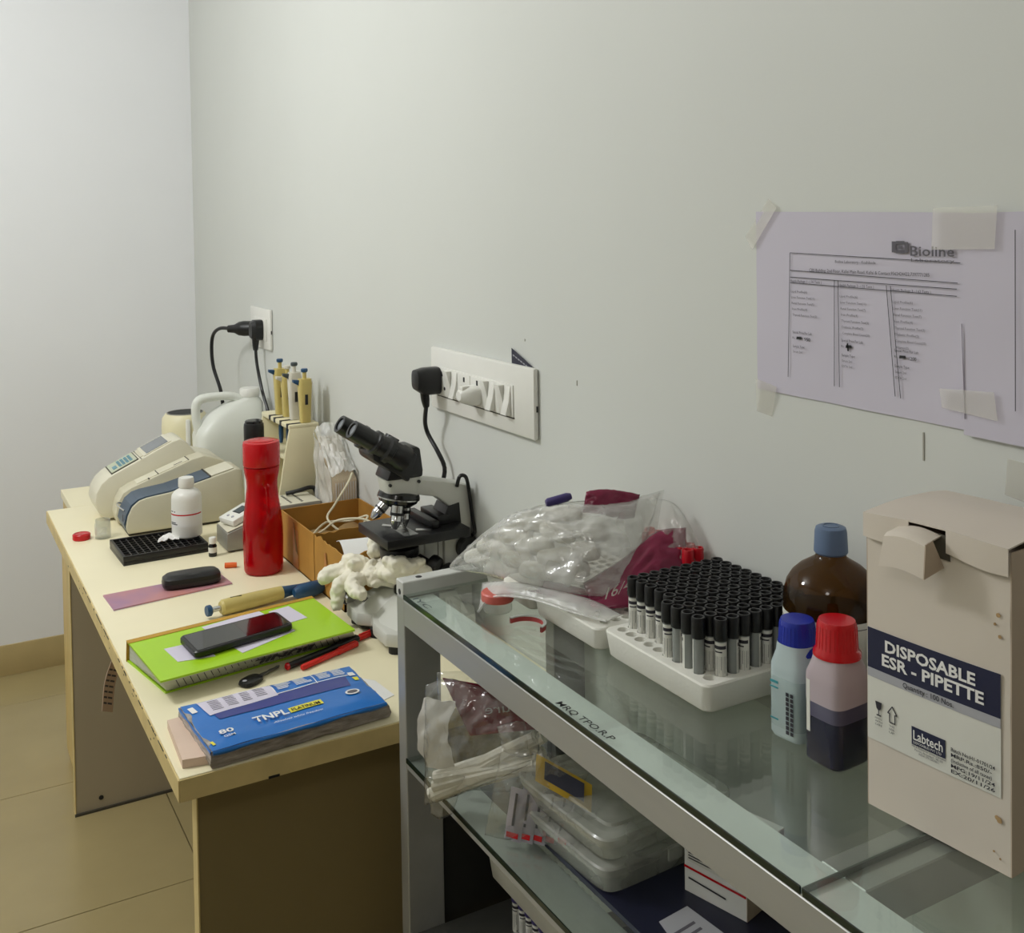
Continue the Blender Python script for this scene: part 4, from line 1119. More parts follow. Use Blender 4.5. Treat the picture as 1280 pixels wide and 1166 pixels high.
glove('latex_glove', (-.178, 1.845, T + .09), (.022, .045, .012), 3, [
    ([(-.195, 1.88, T + .09), (-.222, 1.895, T + .088), (-.24, 1.902, T + .08), (-.247, 1.905, T + .072)], [.018, .0155, .013, .009]),
    ([(-.2, 1.855, T + .085), (-.226, 1.856, T + .075), (-.232, 1.852, T + .055), (-.236, 1.848, T + .034)], [.017, .0145, .012, .0085]),
    ([(-.2, 1.83, T + .09), (-.216, 1.815, T + .085), (-.218, 1.79, T + .082), (-.212, 1.772, T + .078)], [.017, .0145, .012, .009])],
    'crumpled cream latex glove drooping over the microscope base toward the ledger')
glove('latex_glove', (-.138, 1.775, T + .118), (.02, .042, .014), 11, [
    ([(-.14, 1.75, T + .115), (-.125, 1.73, T + .12), (-.105, 1.72, T + .115)], [.016, .014, .010]),
    ([(-.13, 1.78, T + .125), (-.105, 1.755, T + .115), (-.085, 1.73, T + .1)], [.015, .013, .009]),
    ([(-.16, 1.84, T + .125), (-.15, 1.86, T + .15), (-.14, 1.865, T + .165)], [.016, .015, .012])],
    'crumpled cream latex glove heaped up under the microscope stage')

# ------------------------------------------------------------------ things lying on the near half of the table
br = thing('brochure', 'mauve and pink printed brochure lying under the black case', 'brochure', (-.46, 2.23, T))
qb = [(-.576, 2.158, T + .001), (-.338, 2.19, T + .001), (-.345, 2.268, T + .001), (-.581, 2.256, T + .001)]
part('cover', MB().slab(qb, .0025, (0, 0, 1)), 'mauve', br)
part('page_edge', MB().slab([(-.576, 2.157, T), (-.338, 2.189, T), (-.345, 2.268, T), (-.581, 2.256, T)], .001, (0, 0, 1)), 'whitemat', br)
sc = thing('foil_sachet', 'small lilac sachet lying half under the black case', 'sachet', (-.37, 2.28, T))
part('sachet_body', MB().slab([(-.405, 2.268, T + .0036), (-.343, 2.262, T + .0036), (-.34, 2.296, T + .0036), (-.402, 2.312, T + .0036)], .0022, (0, 0, 1)), 'lilacsheet', sc)
part('printed_band', MB().slab([(-.395, 2.285, T + .0058), (-.345, 2.279, T + .0058), (-.344, 2.289, T + .0058), (-.394, 2.298, T + .0058)], .0003, (0, 0, 1)), 'mauve', sc)
cs_ = thing('hard_case', 'black rounded case lying on the mauve brochure', 'case', (-.41, 2.228, T + .0035))
Mc = Matrix.Translation((-.412, 2.228, T + .0036)) @ Matrix.Rotation(-.06, 4, 'Z')
part('lower_shell', MB().loft([(0, .052, .023, 0, 0, .5), (.004, .058, .028, 0, 0, .5), (.012, .0585, .0285, 0, 0, .5)], 36, M=Mc), 'black', cs_)
part('upper_shell', MB().loft([(.0124, .0582, .0282, 0, 0, .5), (.02, .057, .027, 0, 0, .5), (.026, .05, .021, 0, 0, .55), (.0275, .04, .012, 0, 0, .6)], 36, M=Mc), 'black', cs_)
part('shell_seam', MB().loft([(.0119, .0578, .0278, 0, 0, .5), (.0126, .0578, .0278, 0, 0, .5)], 36, M=Mc), 'blackmat', cs_)
# pipette lying on the table
pp = thing('pipette', 'ivory pipette with blue shaft lying on the table behind the green ledger', 'pipette', (-.3, 2.03, T))
pa, pd = Vector((-.432, 2.018, T + .016)), Vector((.98, .16, 0)).normalized()
def pat(t, dz=0, s=0): return pa + pd * t + Vector((0, 0, dz)) + Vector((-pd.y, pd.x, 0)) * s
part('handle', MB().lathe_axis(pat(.028), pat(.155), [(.011, 0), (.0145, .004), (.0155, .03), (.0145, .08), (.013, .127)], 20), 'pipbody', pp)
part('plunger_rod', MB().cyl(pat(.008), pat(.03), .005, seg=14), 'chrome', pp)
part('plunger_knob', MB().lathe_axis(pat(0), pat(.01), [(.0095, 0), (.0105, .002), (.0105, .008), (.0085, .01)], 18), 'pipblue', pp)
part('shaft', MB().lathe_axis(pat(.155), pat(.27), [(.0125, 0), (.011, .01), (.0085, .04), (.0065, .1), (.004, .115)], 18), 'pipblue', pp)
part('tip_ejector', MB().lathe_axis(pat(.172, .0, -.02), pat(.24, .0, -.022), [(.008, 0), (.015, .012), (.0155, .04), (.012, .058), (.006, .066)], 18), 'pipblue', pp)
part('volume_window', MB().box((-.002, -.001, -.0005), (.02, .001, .0005), 0, Matrix.Translation(pat(.05, .0153))), 'blackmat', pp)

# green ledger
lg_ = thing('ledger_book', 'thick lime green ledger with ochre spine tape lying under the phone', 'book', (-.42, 1.82, T))
qt = [(-.58, 1.694), (-.244, 1.734), (-.255, 1.932), (-.596, 1.89)]
def qz(q, z, g_=0.0):
    c = Vector((sum(p[0] for p in q) / 4, sum(p[1] for p in q) / 4, 0))
    out = []
    for p in q:
        v = Vector((p[0], p[1], 0)) - c
        out.append(c + v * (1 + g_) + Vector((0, 0, z)))
    return out
qlow = [(-.566, 1.742 - .012), (-.222, 1.79 - .012), (-.232, 1.95), (-.597, 1.897)]
part('back_cover', MB().slab(qz(qlow, T), .003, (0, 0, 1)), 'green', lg_)
blk = bmesh.new()
lo = [blk.verts.new(v) for v in qz(qlow, T + .003, -.02)]
hi = [blk.verts.new(v) for v in qz(qt, T + .0335, -.02)]
blk.faces.new(lo); blk.faces.new(list(reversed(hi)))
for i in range(4):
    blk.faces.new((lo[i], lo[(i + 1) % 4], hi[(i + 1) % 4], hi[i]))
pg = part('page_block', MB().add(blk), 'pages', lg_)
part('front_cover', MB().slab(qz(qt, T + .0338), .003, (0, 0, 1)), 'green', lg_)
fq = qmap(qz(qt, T + .037))
part('spine_tape', MB().slab([fq(-.004, .93), fq(1.003, .95), fq(1.003, 1.01), fq(-.004, 1.01)], .0006, (0, 0, 1)), 'ochre', lg_)
part('spine', MB().slab([Vector((-.598, 1.894, T + .001)), Vector((-.25, 1.946, T + .001)), Vector((-.256, 1.9345, T + .036)), Vector((-.597, 1.8915, T + .036))], .002), 'ochre', lg_)
part('glued_sheet', MB().slab([fq(.1, .5), fq(.25, .1), fq(.34, .12), fq(.62, .18), fq(.80, .35), fq(.86, .62), fq(.62, .95), fq(.4, .85)], .0006, (0, 0, 1)) if False else MB().slab([fq(.12, .62), fq(.13, .28), fq(.3, .2), fq(.3, .6)], .0005, (0, 0, 1)), 'lilacsheet', lg_)
part('glued_sheet', MB().slab([fq(.36, .9), fq(.42, .12), fq(.74, .3), fq(.68, .96)], .0005, (0, 0, 1)), 'lilacsheet', lg_)
part('glued_sheet', MB().slab([fq(.72, .88), fq(.74, .5), fq(.86, .52), fq(.84, .9)], .0004, (0, 0, 1)), 'greyprint' if False else 'lilacsheet', lg_)
# index marks and handwriting on the near page edge
p0, p1_ = Vector(lo[0].co) if False else qz(qlow, T + .003, -.02)[0], qz(qlow, T + .003, -.02)[1]
h0, h1 = qz(qt, T + .0335, -.02)[0], qz(qt, T + .0335, -.02)[1]
eq = qmap([p0, p1_, h1, h0])
nn = (p1_ - p0).cross(h0 - p0).normalized()
for k in range(26):
    s = .06 + .034 * k
    part('index_mark', MB().slab([eq(s, .15) + nn * .0004, eq(s + .004, .15) + nn * .0004, eq(s + .004, .9) + nn * .0004, eq(s, .9) + nn * .0004], .0003, nn), 'ink', lg_, pg)
text('BUNIL', eq(.78, .82) + nn * .0006, -(p1_ - p0), -(h0 - p0), .021, 'ink', lg_, pg, width=.11, bold=.05, name='handwriting', shear=.3, depth=.0012)

# phone
ph = thing('phone', 'black smartphone lying face up on the green ledger', 'phone', (-.43, 1.805, T + .038))
qp = [(-.515, 1.744), (-.338, 1.783), (-.345, 1.86), (-.522, 1.832)]
def rounded(q, ins, r, z, n=6):
    c = [Vector((p[0], p[1], z)) for p in q]
    ctr = sum(c, Vector()) / 4
    out = []
    for k in range(4):
        a, p, b_ = c[k - 1], c[k], c[(k + 1) % 4]
        da, db = (a - p).normalized(), (b_ - p).normalized()
        o = p + (da + db) * (r + ins)
        s, e = -db, -da
        for t in range(n + 1):
            ang = PI / 2 * t / n
            out.append(o + (s * math.cos(ang) + e * math.sin(ang)).normalized() * r)
    return out
bq = bmesh.new()
vr_ = [[bq.verts.new(v) for v in rounded(qp, i_, .010, z_)] for i_, z_ in ((.002, T + .0388), (0, T + .0408), (0, T + .0478), (.0015, T + .0498))]
for k in range(3):
    n_p = len(vr_[0])
    for i in range(n_p):
        bq.faces.new((vr_[k][i], vr_[k][(i + 1) % n_p], vr_[k + 1][(i + 1) % n_p], vr_[k + 1][i]))
bq.faces.new(list(reversed(vr_[0]))); bq.faces.new(vr_[-1])
part('phone_body', MB().add(bq), 'black', ph)
pf_ = qmap(qz(qp, T + .0499))
part('screen', MB().slab([pf_(.035, .07), pf_(.965, .07), pf_(.965, .93), pf_(.035, .93)], .0004, (0, 0, 1)), 'phonescreen', ph)
part('screen_red_half', MB().slab([pf_(.53, .1), pf_(.92, .1), pf_(.92, .9), pf_(.53, .9)], .0005, (0, 0, 1)), 'phonered', ph, label='dark red wallpaper on the right half of the screen')  # flat dark red area, nothing emitted
part('side_button', MB().box((-.012, -.001, -.0015), (.012, .001, .0015), 0, Matrix.Translation(pf_(.62, 1.0) + Vector((0, .0006, -.005))) @ Matrix.Rotation(.16, 4, 'Z')), 'blackgloss', ph)
part('side_button', MB().box((-.008, -.001, -.0015), (.008, .001, .0015), 0, Matrix.Translation(pf_(.46, 1.0) + Vector((0, .0006, -.005))) @ Matrix.Rotation(.16, 4, 'Z')), 'blackgloss', ph)

# pens
def pen(a, b_, r, body, cap, label, clip=True, capfrac=.38):
    a, b_ = Vector(a), Vector(b_)
    t = thing('ballpoint_pen', label, 'pen', (*(a.lerp(b_, .5)).xy, T))
    L = (b_ - a).length
    d = (b_ - a) / L
    part('barrel', MB().lathe_axis(a, b_, [(r * .7, 0), (r, L * .02), (r, L * (1 - capfrac))], 14), body, t)
    k = part('cap', MB().lathe_axis(a + d * L * (1 - capfrac), b_, [(r * 1.12, 0), (r * 1.18, L * .02), (r * 1.15, L * capfrac * .96), (r * .8, L * capfrac)], 14), cap, t)
    if clip:
        s = Vector((0, 0, 1))
        p = a + d * L * (1 - capfrac * .9) + s * r * 1.25
        q_ = d.cross(s)
        part('clip', MB().slab([p - q_ * .0015, p + d * L * capfrac * .8 - q_ * .0015, p + d * L * capfrac * .8 + q_ * .0015, p + q_ * .0015], .001, s), cap, t, k)
    return t
pen((-.352, 1.70, T + .0055), (-.235, 1.748, T + .0055), .0048, 'penred', 'penred', 'slim red pen lying nearest to the blue paper packet')
p_ = pen((-.372, 1.715, T + .0065), (-.225, 1.768, T + .0065), .0055, 'black', 'black', 'thick black marker lying along the near edge of the ledger')
part('marker_end', MB().lathe_axis((-.374, 1.7143, T + .0065), (-.369, 1.7161, T + .0065), [(.0045, 0), (.006, .002), (.006, .0045)], 14), 'redlid', p_, label='red end plug')
part('red_tip_band', MB().lathe_axis((-.262, 1.7547, T + .0065), (-.238, 1.7633, T + .0065), [(.0058, 0), (.0062, .012), (.0058, .024)], 14), 'penred', p_, label='red band near the cap')
pen((-.285, 1.748, T + .0052), (-.19, 1.782, T + .0052), .0046, 'penred', 'penred', 'red pen half hidden between the ledger and the microscope')
# key
ky = thing('key', 'key with a black plastic head lying in front of the ledger', 'key', (-.43, 1.71, T))
part('key_head', MB().loft([(0, .017, .012, 0, 0, .7), (.003, .021, .0145, 0, 0, .7), (.0075, .02, .0135, 0, 0, .7), (.0095, .014, .009, 0, 0, .8)], 26, M=Matrix.Translation((-.438, 1.697, T)) @ Matrix.Rotation(.55, 4, 'Z')), 'black', ky)
part('key_ring_hole', MB().cyl((-.45, 1.69, T + .0092), (-.45, 1.69, T + .0098), .0035, seg=12), 'greyprint', ky)
part('key_blade', MB().prism([(0, -.0035), (.045, -.003), (.05, 0), (.045, .0025), (.038, .0012), (.03, .003), (.022, .0015), (.012, .0035), (0, .0035)], .0035, .0055, 'z', M=Matrix.Translation((-.424, 1.7065, T)) @ Matrix.Rotation(.5, 4, 'Z')), 'aludark', ky)

# paper packet in the blue torn wrapper
rm = thing('paper_packet', 'ream of paper in a torn blue wrapper at the near table edge', 'packet', (-.43, 1.53, T + .001))
c0 = [(-.561, 1.447), (-.30, 1.463), (-.301, 1.613), (-.569, 1.606)]
cb = [(-.561, 1.4515), (-.292, 1.469), (-.295, 1.62), (-.568, 1.61)]
bq = bmesh.new()
NB = 18
def ring(q, z, bul, seed):
    out = []
    qq = [Vector((p[0], p[1], z)) for p in q]
    ctr = sum(qq, Vector()) / 4
    for i in range(4):
        a, b_ = qq[i], qq[(i + 1) % 4]
        for k in range(NB):
            p = a.lerp(b_, k / NB)
            d = (p - ctr).normalized()
            out.append(p + d * (bul + .0022 * noise.noise(Vector((i * 3 + k * .6, seed, z * 60)))) + Vector((0, 0, .0018 * noise.noise(Vector((k * .5, i, seed))))))
    return out
rings = [ring(cb, T + .0015, 0, 1), ring(cb, T + .008, .003, 2)] + [ring([(a[0] * (1 - t) + b_[0] * t, a[1] * (1 - t) + b_[1] * t) for a, b_ in zip(cb, c0)], T + .008 + .019 * t, .0025, 3 + t * 3) for t in (.33, .66)]
rings += [ring(c0, T + .0275, .0005, 8)]
vr = [[bq.verts.new(p) for p in r_] for r_ in rings]
nR = len(vr[0])
for k in range(len(vr) - 1):
    for i in range(nR):
        bq.faces.new((vr[k][i], vr[k][(i + 1) % nR], vr[k + 1][(i + 1) % nR], vr[k + 1][i]))
bq.faces.new(list(reversed(vr[0]))); bq.faces.new(vr[-1])
part('paper_stack', MB().add(bq), 'wrapside', rm)
rq = qmap([Vector((p[0], p[1], T + .029)) for p in c0])
def topf(u, v):
    p = rq(u, v)
    e = min(u, 1 - u, v, 1 - v)
    z = .0035 * min(1, e * 8) + .0012 * noise.noise(Vector((u * 5, v * 4, 1.5)))
    return p + Vector((0, 0, z - .001))
part('wrapper_top', MB().sheet(topf, 40, 28, .0008), 'reamblue', rm)
def wrapdown(u, v):
    p = rq(u, 0)
    return p + Vector((0, -.0022 - .002 * math.sin(v * PI), -.001 - (.005 + .004 * noise.noise(Vector((u * 6, 0, 3)))) * v))
part('wrapper_flap', MB().sheet(wrapdown, 30, 4, .0006), 'reamblue', rm)
part('wrapper_flap', MB().sheet(lambda u, v: rq(0, u) + Vector((-.0022 - .001 * math.sin(v * PI) , 0, -.001 - .008 * v * (.7 + .5 * noise.noise(Vector((u * 5, 1, 2)))))), 16, 4, .0006), 'reamblue', rm)
def decal(pts, m, h=.0003, nm='printed_area', par=None):
    # printed area that follows the wrapper surface: pts are (s,t) corners of a quad
    q = pts
    def f(u, v):
        s = (q[0][0] * (1 - u) + q[1][0] * u) * (1 - v) + (q[3][0] * (1 - u) + q[2][0] * u) * v
        t = (q[0][1] * (1 - u) + q[1][1] * u) * (1 - v) + (q[3][1] * (1 - u) + q[2][1] * u) * v
        return topf(s, t) + Vector((0, 0, .0006 + h))
    return part(nm, MB().sheet(f, 16, 8), m, rm)
decal([(.13, .5), (.9, .5), (.92, .74), (.11, .74)], 'reamindigo', .0002)
decal([(.1, .62), (.5, .69), (.5, .985), (.08, .97)], 'lilacsheet', .0005)
decal([(.495, .77), (.5, .77), (.5, .98), (.495, .98)], 'whitemat', .0007)
decal([(.74, .72), (.745, .72), (.75, .985), (.745, .985)], 'whitemat', .0007)
decal([(.5, .71), (.965, .76), (.965, .775), (.5, .725)], 'whitemat', .0007)
bm_ = MB(); bm2 = MB()
for cidx, (s0, s1) in enumerate(((.52, .62), (.63, .73), (.77, .85), (.86, .94))):
    for k in range(7):
        t = .80 + .024 * k
        w = (s1 - s0) * random.uniform(.6, .95)
        a = topf(s0, t) + Vector((0, 0, .0013))
        bm_.slab([a, topf(s0 + w, t) + Vector((0, 0, .0013)), topf(s0 + w, t + .011) + Vector((0, 0, .0013)), topf(s0, t + .011) + Vector((0, 0, .0013))], .0002, (0, 0, 1))
for cidx, (s0, s1) in enumerate(((.13, .19), (.22, .28), (.31, .36), (.39, .45))):
    for k in range(7):
        t = .70 + .036 * k + .02 * cidx
        if t > .95: continue
        z = Vector((0, 0, .0016))
        bm2.slab([topf(s0, t) + z, topf(s1, t) + z, topf(s1 - .02 * (k % 3) / 2, t + .007) + z, topf(s0, t + .007) + z], .0002, (0, 0, 1))
part('small_print', bm_, 'whitemat', rm, kind='stuff')
part('small_print', bm2, 'inkgrey', rm, kind='stuff')
U_, V_ = Vector((.9982, .06, 0)), Vector((-.03, 1, 0)).normalized()
def rt(s_, s, t, h, w, m, b=0.0, shear=0.0, nm='lettering'):
    return text(s_, topf(s, t) + Vector((0, 0, .0024)), U_, V_, h, m, rm, width=w, bold=b, shear=shear, name=nm, depth=.0003)
rt('TNPL', .275, .225, .0175, .052, 'whitemat', .025)
decal([(.485, .25), (.68, .26), (.68, .36), (.485, .35)], 'yellowprint', .0006)
rt('PLATINUM', .495, .265, .0085, .044, 'ink', .02)
rt('Absolute white freedom', .36, .12, .0055, .075, 'whitemat', 0, .4)
rt('80', .08, .21, .0125, .021, 'whitemat', .025)
rt('GSM', .09, .13, .006, .016, 'whitemat', .01)
ov = MB()
ovc = topf(.87, .33) + Vector((0, 0, .0016))
ov.prism([(ovc.x + .011 * math.cos(a * PI / 12), ovc.y + .0085 * math.sin(a * PI / 12)) for a in range(24)], ovc.z, ovc.z + .0003, 'z')
part('oval_emblem', ov, 'whitemat', rm)
ov = MB()
ov.prism([(ovc.x + .008 * math.cos(a * PI / 12), ovc.y + .005 * math.sin(a * PI / 12)) for a in range(24)], ovc.z + .0004, ovc.z + .0006, 'z')
part('oval_centre', ov, 'inkgrey', rm)
decal([(.955, .62), (.98, .62), (.985, .7), (.95, .7)], 'yellowprint', .0006)
decal([(.945, .74), (.985, .74), (.98, .82), (.945, .82)], 'whitemat', .0006)
decal([(.02, .08), (.035, .08), (.03, .16), (.015, .16)], 'yellowprint', .0006)
decal([(.03, .78), (.06, .78), (.05, .9), (.02, .9)], 'whitemat', .0006)
bt_ = MB()
for k in range(9):
    s = .3 + .07 * k + random.uniform(-.01, .01)
    a = Vector((-.553 + .26 * s, 1.4655 + .0185 * s, T + .005 + .004 * random.random()))
    bt_.box(a, a + Vector((.014, .001, .004)))
part('torn_label', bt_, 'green', rm, kind='stuff', label='green and yellow scraps of print along the torn lower edge')
single('notepad', MB().slab([(-.595, 1.476, T + .0002), (-.556, 1.469, T + .0002), (-.55, 1.46, T + .0002), (-.55, 1.462, T + .0002), (-.545, 1.617, T + .0002), (-.582, 1.612, T + .0002)][0:2] + [(-.568, 1.61, T + .0002), (-.588, 1.608, T + .0002)], .012, (0, 0, 1)), 'pinkpad', 'pale pink notepad peeking out left of the blue paper packet', 'notepad')
single('loose_sheet', MB().slab([(-.34, 1.5, T + .0002), (-.256, 1.535, T + .0002), (-.262, 1.60, T + .0002), (-.29, 1.635, T + .0002), (-.36, 1.62, T + .0002)], .0006, (0, 0, 1)), 'whitemat', 'loose white sheet sticking out right of the blue paper packet', 'paper')
# ------------------------------------------------------------------ foam trays on the rack
def foam_tray(name, label, x0, x1, y0, y1, z, h, xs, ys, hr, m='foam', draft=.004, depth=.018, group=None):
    t = thing(name, label, 'tray', ((x0 + x1) / 2, (y0 + y1) / 2, z), 0, group)
    b = bmesh.new()
    def ringpts(ins, zz, rad, n=5):
        out = []
        for cx, cy, a0 in ((x1 - ins - rad, y1 - ins - rad, 0), (x0 + ins + rad, y1 - ins - rad, PI / 2), (x0 + ins + rad, y0 + ins + rad, PI), (x1 - ins - rad, y0 + ins + rad, 1.5 * PI)):
            for k in range(n + 1):
                a = a0 + PI / 2 * k / n
                out.append(Vector((cx + rad * math.cos(a), cy + rad * math.sin(a), zz)))
        return out
    R_ = [ringpts(draft + .003, z, .010), ringpts(draft, z + .003, .011), ringpts(.0006, z + h - .002, .011), ringpts(.002, z + h, .010), ringpts(.0055, z + h, .008)]
    vr = [[b.verts.new(p) for p in r] for r in R_]
    n = len(vr[0])
    for k in range(4):
        for i in range(n):
            b.faces.new((vr[k][i], vr[k][(i + 1) % n], vr[k + 1][(i + 1) % n], vr[k + 1][i]))
    b.faces.new(list(reversed(vr[0])))
    # inner top: outer ring to the cell grid
    gx0, gx1, gy0, gy1 = xs[0] - (xs[1] - xs[0]) / 2, xs[-1] + (xs[1] - xs[0]) / 2, ys[0] - (ys[1] - ys[0]) / 2, ys[-1] + (ys[1] - ys[0]) / 2
    gr = [b.verts.new((min(gx1, max(gx0, v.co.x)), min(gy1, max(gy0, v.co.y)), z + h)) for v in vr[4]]
    for i in range(n):
        try: b.faces.new((vr[4][i], vr[4][(i + 1) % n], gr[(i + 1) % n], gr[i]))
        except ValueError: pass
    px, py = (xs[1] - xs[0]) / 2, (ys[1] - ys[0]) / 2
    N = 12
    for cx in xs:
        for cy in ys:
            top, rim, bot = [], [], []
            for k in range(N):
                a = 2 * PI * (k + .5) / N
                c, s = math.cos(a), math.sin(a)
                q = 1 / max(abs(c), abs(s))
                top.append(b.verts.new((cx + px * c * q, cy + py * s * q, z + h)))
                rim.append(b.verts.new((cx + hr * c, cy + hr * s, z + h)))
                bot.append(b.verts.new((cx + hr * .9 * c, cy + hr * .9 * s, z + h - depth)))
            for c_, s_ in ((1, 1), (-1, 1), (-1, -1), (1, -1)):
                pass
            for k in range(N):
                j = (k + 1) % N
                b.faces.new((top[k], top[j], rim[j], rim[k]))
                b.faces.new((rim[k], rim[j], bot[j], bot[k]))
            b.faces.new(list(reversed(bot)))
            # corner fillers
            for k in range(N):
                j = (k + 1) % N
                ta, tb_ = top[k].co, top[j].co
                if abs(abs(ta.x - cx) - px) < 1e-6 and abs(abs(tb_.y - cy) - py) < 1e-6 and not abs(abs(tb_.x - cx) - px) < 1e-6:
                    v = b.verts.new((ta.x, tb_.y, z + h)); b.faces.new((top[k], v, top[j]))
                elif abs(abs(ta.y - cy) - py) < 1e-6 and abs(abs(tb_.x - cx) - px) < 1e-6 and not abs(abs(ta.x - cx) - px) < 1e-6:
                    v = b.verts.new((tb_.x, ta.y, z + h)); b.faces.new((top[k], v, top[j]))
    bmesh.ops.remove_doubles(b, verts=b.verts[:], dist=1e-6)
    mb = MB(); mb.add(b)
    part('foam_body', mb, m, t, smooth=40)
    return t
TX = [-.166 + .0163 * i for i in range(10)]
TY = [1.040 - .0177 * j for j in range(10)]
foam_tray('foam_tray', 'white foam tray holding the black-capped tubes', -.185, -.003, .863, 1.057, G, .032, TX, sorted(TY), .0072)
TY2 = [1.078 + .0172 * k for k in range(8)]
foam_tray('foam_tray', 'white foam tray of empty holes beside the black-capped tubes, half under the plastic bag', -.190, -.003, 1.0605, 1.217, G, .029, TX, TY2, .0068)
TY3 = [1.238 + .0172 * k for k in range(7)]
foam_tray('foam_tray', 'white foam tray at the far end of the rack, under the plastic bag', -.190, -.003, 1.2205, 1.358, G, .029, TX, TY3, .0068)

# ------------------------------------------------------------------ tubes
ORD = ['first', 'second', 'third', 'fourth', 'fifth', 'sixth', 'seventh', 'eighth', 'ninth', 'last']
def make_tube(loc, capm, label, group, printed=True):
    r = thing('blood_tube', label, 'tube', loc, 0, group)
    M_ = Matrix.Translation(loc)
    b_ = part('tube_body', MB().lathe([(.0022, 0), (.0048, .0018), (.006, .006), (.0062, .056)], 14, M_), 'tube', r)
    part('cap', MB().lathe([(.0073, .0555), (.0078, .057), (.0078, .0765), (.0071, .0785), (.0055, .0785), (.0048, .0765), (.0046, .071), (.001, .071)], 16, M_, cap=False), capm, r)
    l_ = part('label', MB().lathe([(.0064, .013), (.0064, .054)], 12, M_, cap=False, a0=PI * .72, a1=PI * 1.72), 'label', r)
    mb = MB()
    def arc(a0, a1, z0, z1):
        mb.lathe([(.0065, z0), (.0065, z1)], max(2, int((a1 - a0) * 5)), M_, cap=False, a0=a0, a1=a1)
    arc(PI * .8, PI * 1.6, .0468, .0505)
    arc(PI * .9, PI * 1.35, .043, .0445)
    for k in range(9):
        a = PI * (.78 + .1 * k)
        arc(a, a + .035 + .03 * (k % 2), .0165 + .004 * (k % 3), .039)
    arc(PI * 1.3, PI * 1.38, .0145, .0165)
    part('label_print', mb, 'ink', r, l_, kind='stuff')
    return r
first = None
for i in range(10):
    for j in range(10):
        if i == 0 and j not in (5, 6, 7, 8):
            continue
        loc = (TX[i] + random.uniform(-.0006, .0006), TY[j] + random.uniform(-.0006, .0006), G + .0145)
        where = 'row at the room edge' if i == 0 else ('row along the wall' if i == 9 else ORD[i] + ' row from room edge')
        if i == 0: seq = ['', '', '', '', '', 'far end one', 'second from far end', 'second from near end', 'near end one'][j]
        else: seq = ('far end one' if j == 0 else 'near end one' if j == 9 else ORD[j] + ' from far end')
        lab = f'black-capped tube, {where}, {seq}'
        # printed label turned to face more or less the room, some turned away
        rz = random.uniform(-.5, .5) + (0 if random.random() < .72 else random.choice((2.2, -2.0)))
        if j == 9 and i % 2 == 0: rz = 2.4
        if first is None:
            first = make_tube(loc, 'capblack', lab, 'black-capped tubes in the foam tray')
            first.rotation_euler.z = rz
        else:
            dup(first, loc, rz, lab, 'black-capped tubes in the foam tray')
fr_ = None
for i, rows in ((9, range(0, 7)), (8, range(0, 6))):
    for k in rows:
        loc = (TX[i], 1.0775 + .0172 * k, G + .0195)
        lab = f'red-capped tube beyond the black ones, {"row along the wall" if i == 9 else "second row from wall"}, {"near end one" if k == 0 else ORD[k] + " from near end"}'
        if fr_ is None:
            fr_ = make_tube(loc, 'redcap', lab, 'red-capped tubes by the wall')
        else:
            dup(fr_, loc, random.uniform(-.5, .5), lab, 'red-capped tubes by the wall')

# ------------------------------------------------------------------ bottles on the rack
ab = thing('amber_bottle', 'brown amber glass bottle with a steel blue cap against the wall', 'bottle', (-.055, .813, G))
Ma = Matrix.Translation((-.0555, .8125, G))
part('glass_body', MB().lathe([(.044, 0), (.0485, .003), (.05, .008), (.05, .116), (.0492, .126), (.0465, .136), (.041, .145), (.033, .1525), (.024, .158), (.017, .1625), (.0148, .167), (.0148, .174)], 48, Ma, cap=False), 'amber', ab)
part('bottle_base', MB().lathe([(.002, .0005), (.044, .0005), (.044, .004), (.002, .004)], 40, Ma, cap=False), 'amber', ab)
part('dark_liquid', MB().lathe([(.044, .005), (.048, .01), (.048, .104)], 40, Ma), mat('dark_brown_liquid', rgb(26, 16, 8), .15, var=.1), ab)
part('cap', MB().lathe([(.0165, .167), (.0178, .169), (.0168, .19), (.0155, .1945), (.012, .196)], 36, Ma), 'greycap', ab)
part('cap_emboss', MB().lathe([(.009, .1961), (.009, .1967), (.0075, .1967), (.0075, .1961)], 28, Ma, cap=False), 'greycap', ab)
al = part('label', MB().lathe([(.0504, .02), (.0504, .108)], 48, Ma, cap=False, a0=PI * .7, a1=PI * 1.7), 'label', ab)
pm_ = MB(); po = MB()
for z, h, a0_, a1_ in ((.101, .0008, .72, 1.68), (.086, .0008, .75, 1.2), (.072, .004, .98, 1.15), (.065, .0008, .75, 1.3), (.054, .003, .98, 1.1), (.044, .004, 1.0, 1.14)):
    pm_.lathe([(.0506, z), (.0506, z + h)], 20, Ma, cap=False, a0=PI * a0_, a1=PI * a1_)
po.lathe([(.0506, .088), (.0506, .098)], 8, Ma, cap=False, a0=PI * .95, a1=PI * 1.05)
part('label_print', pm_, 'ink', ab, al, kind='stuff')
part('orange_mark', po, 'orangeprint', ab, al)

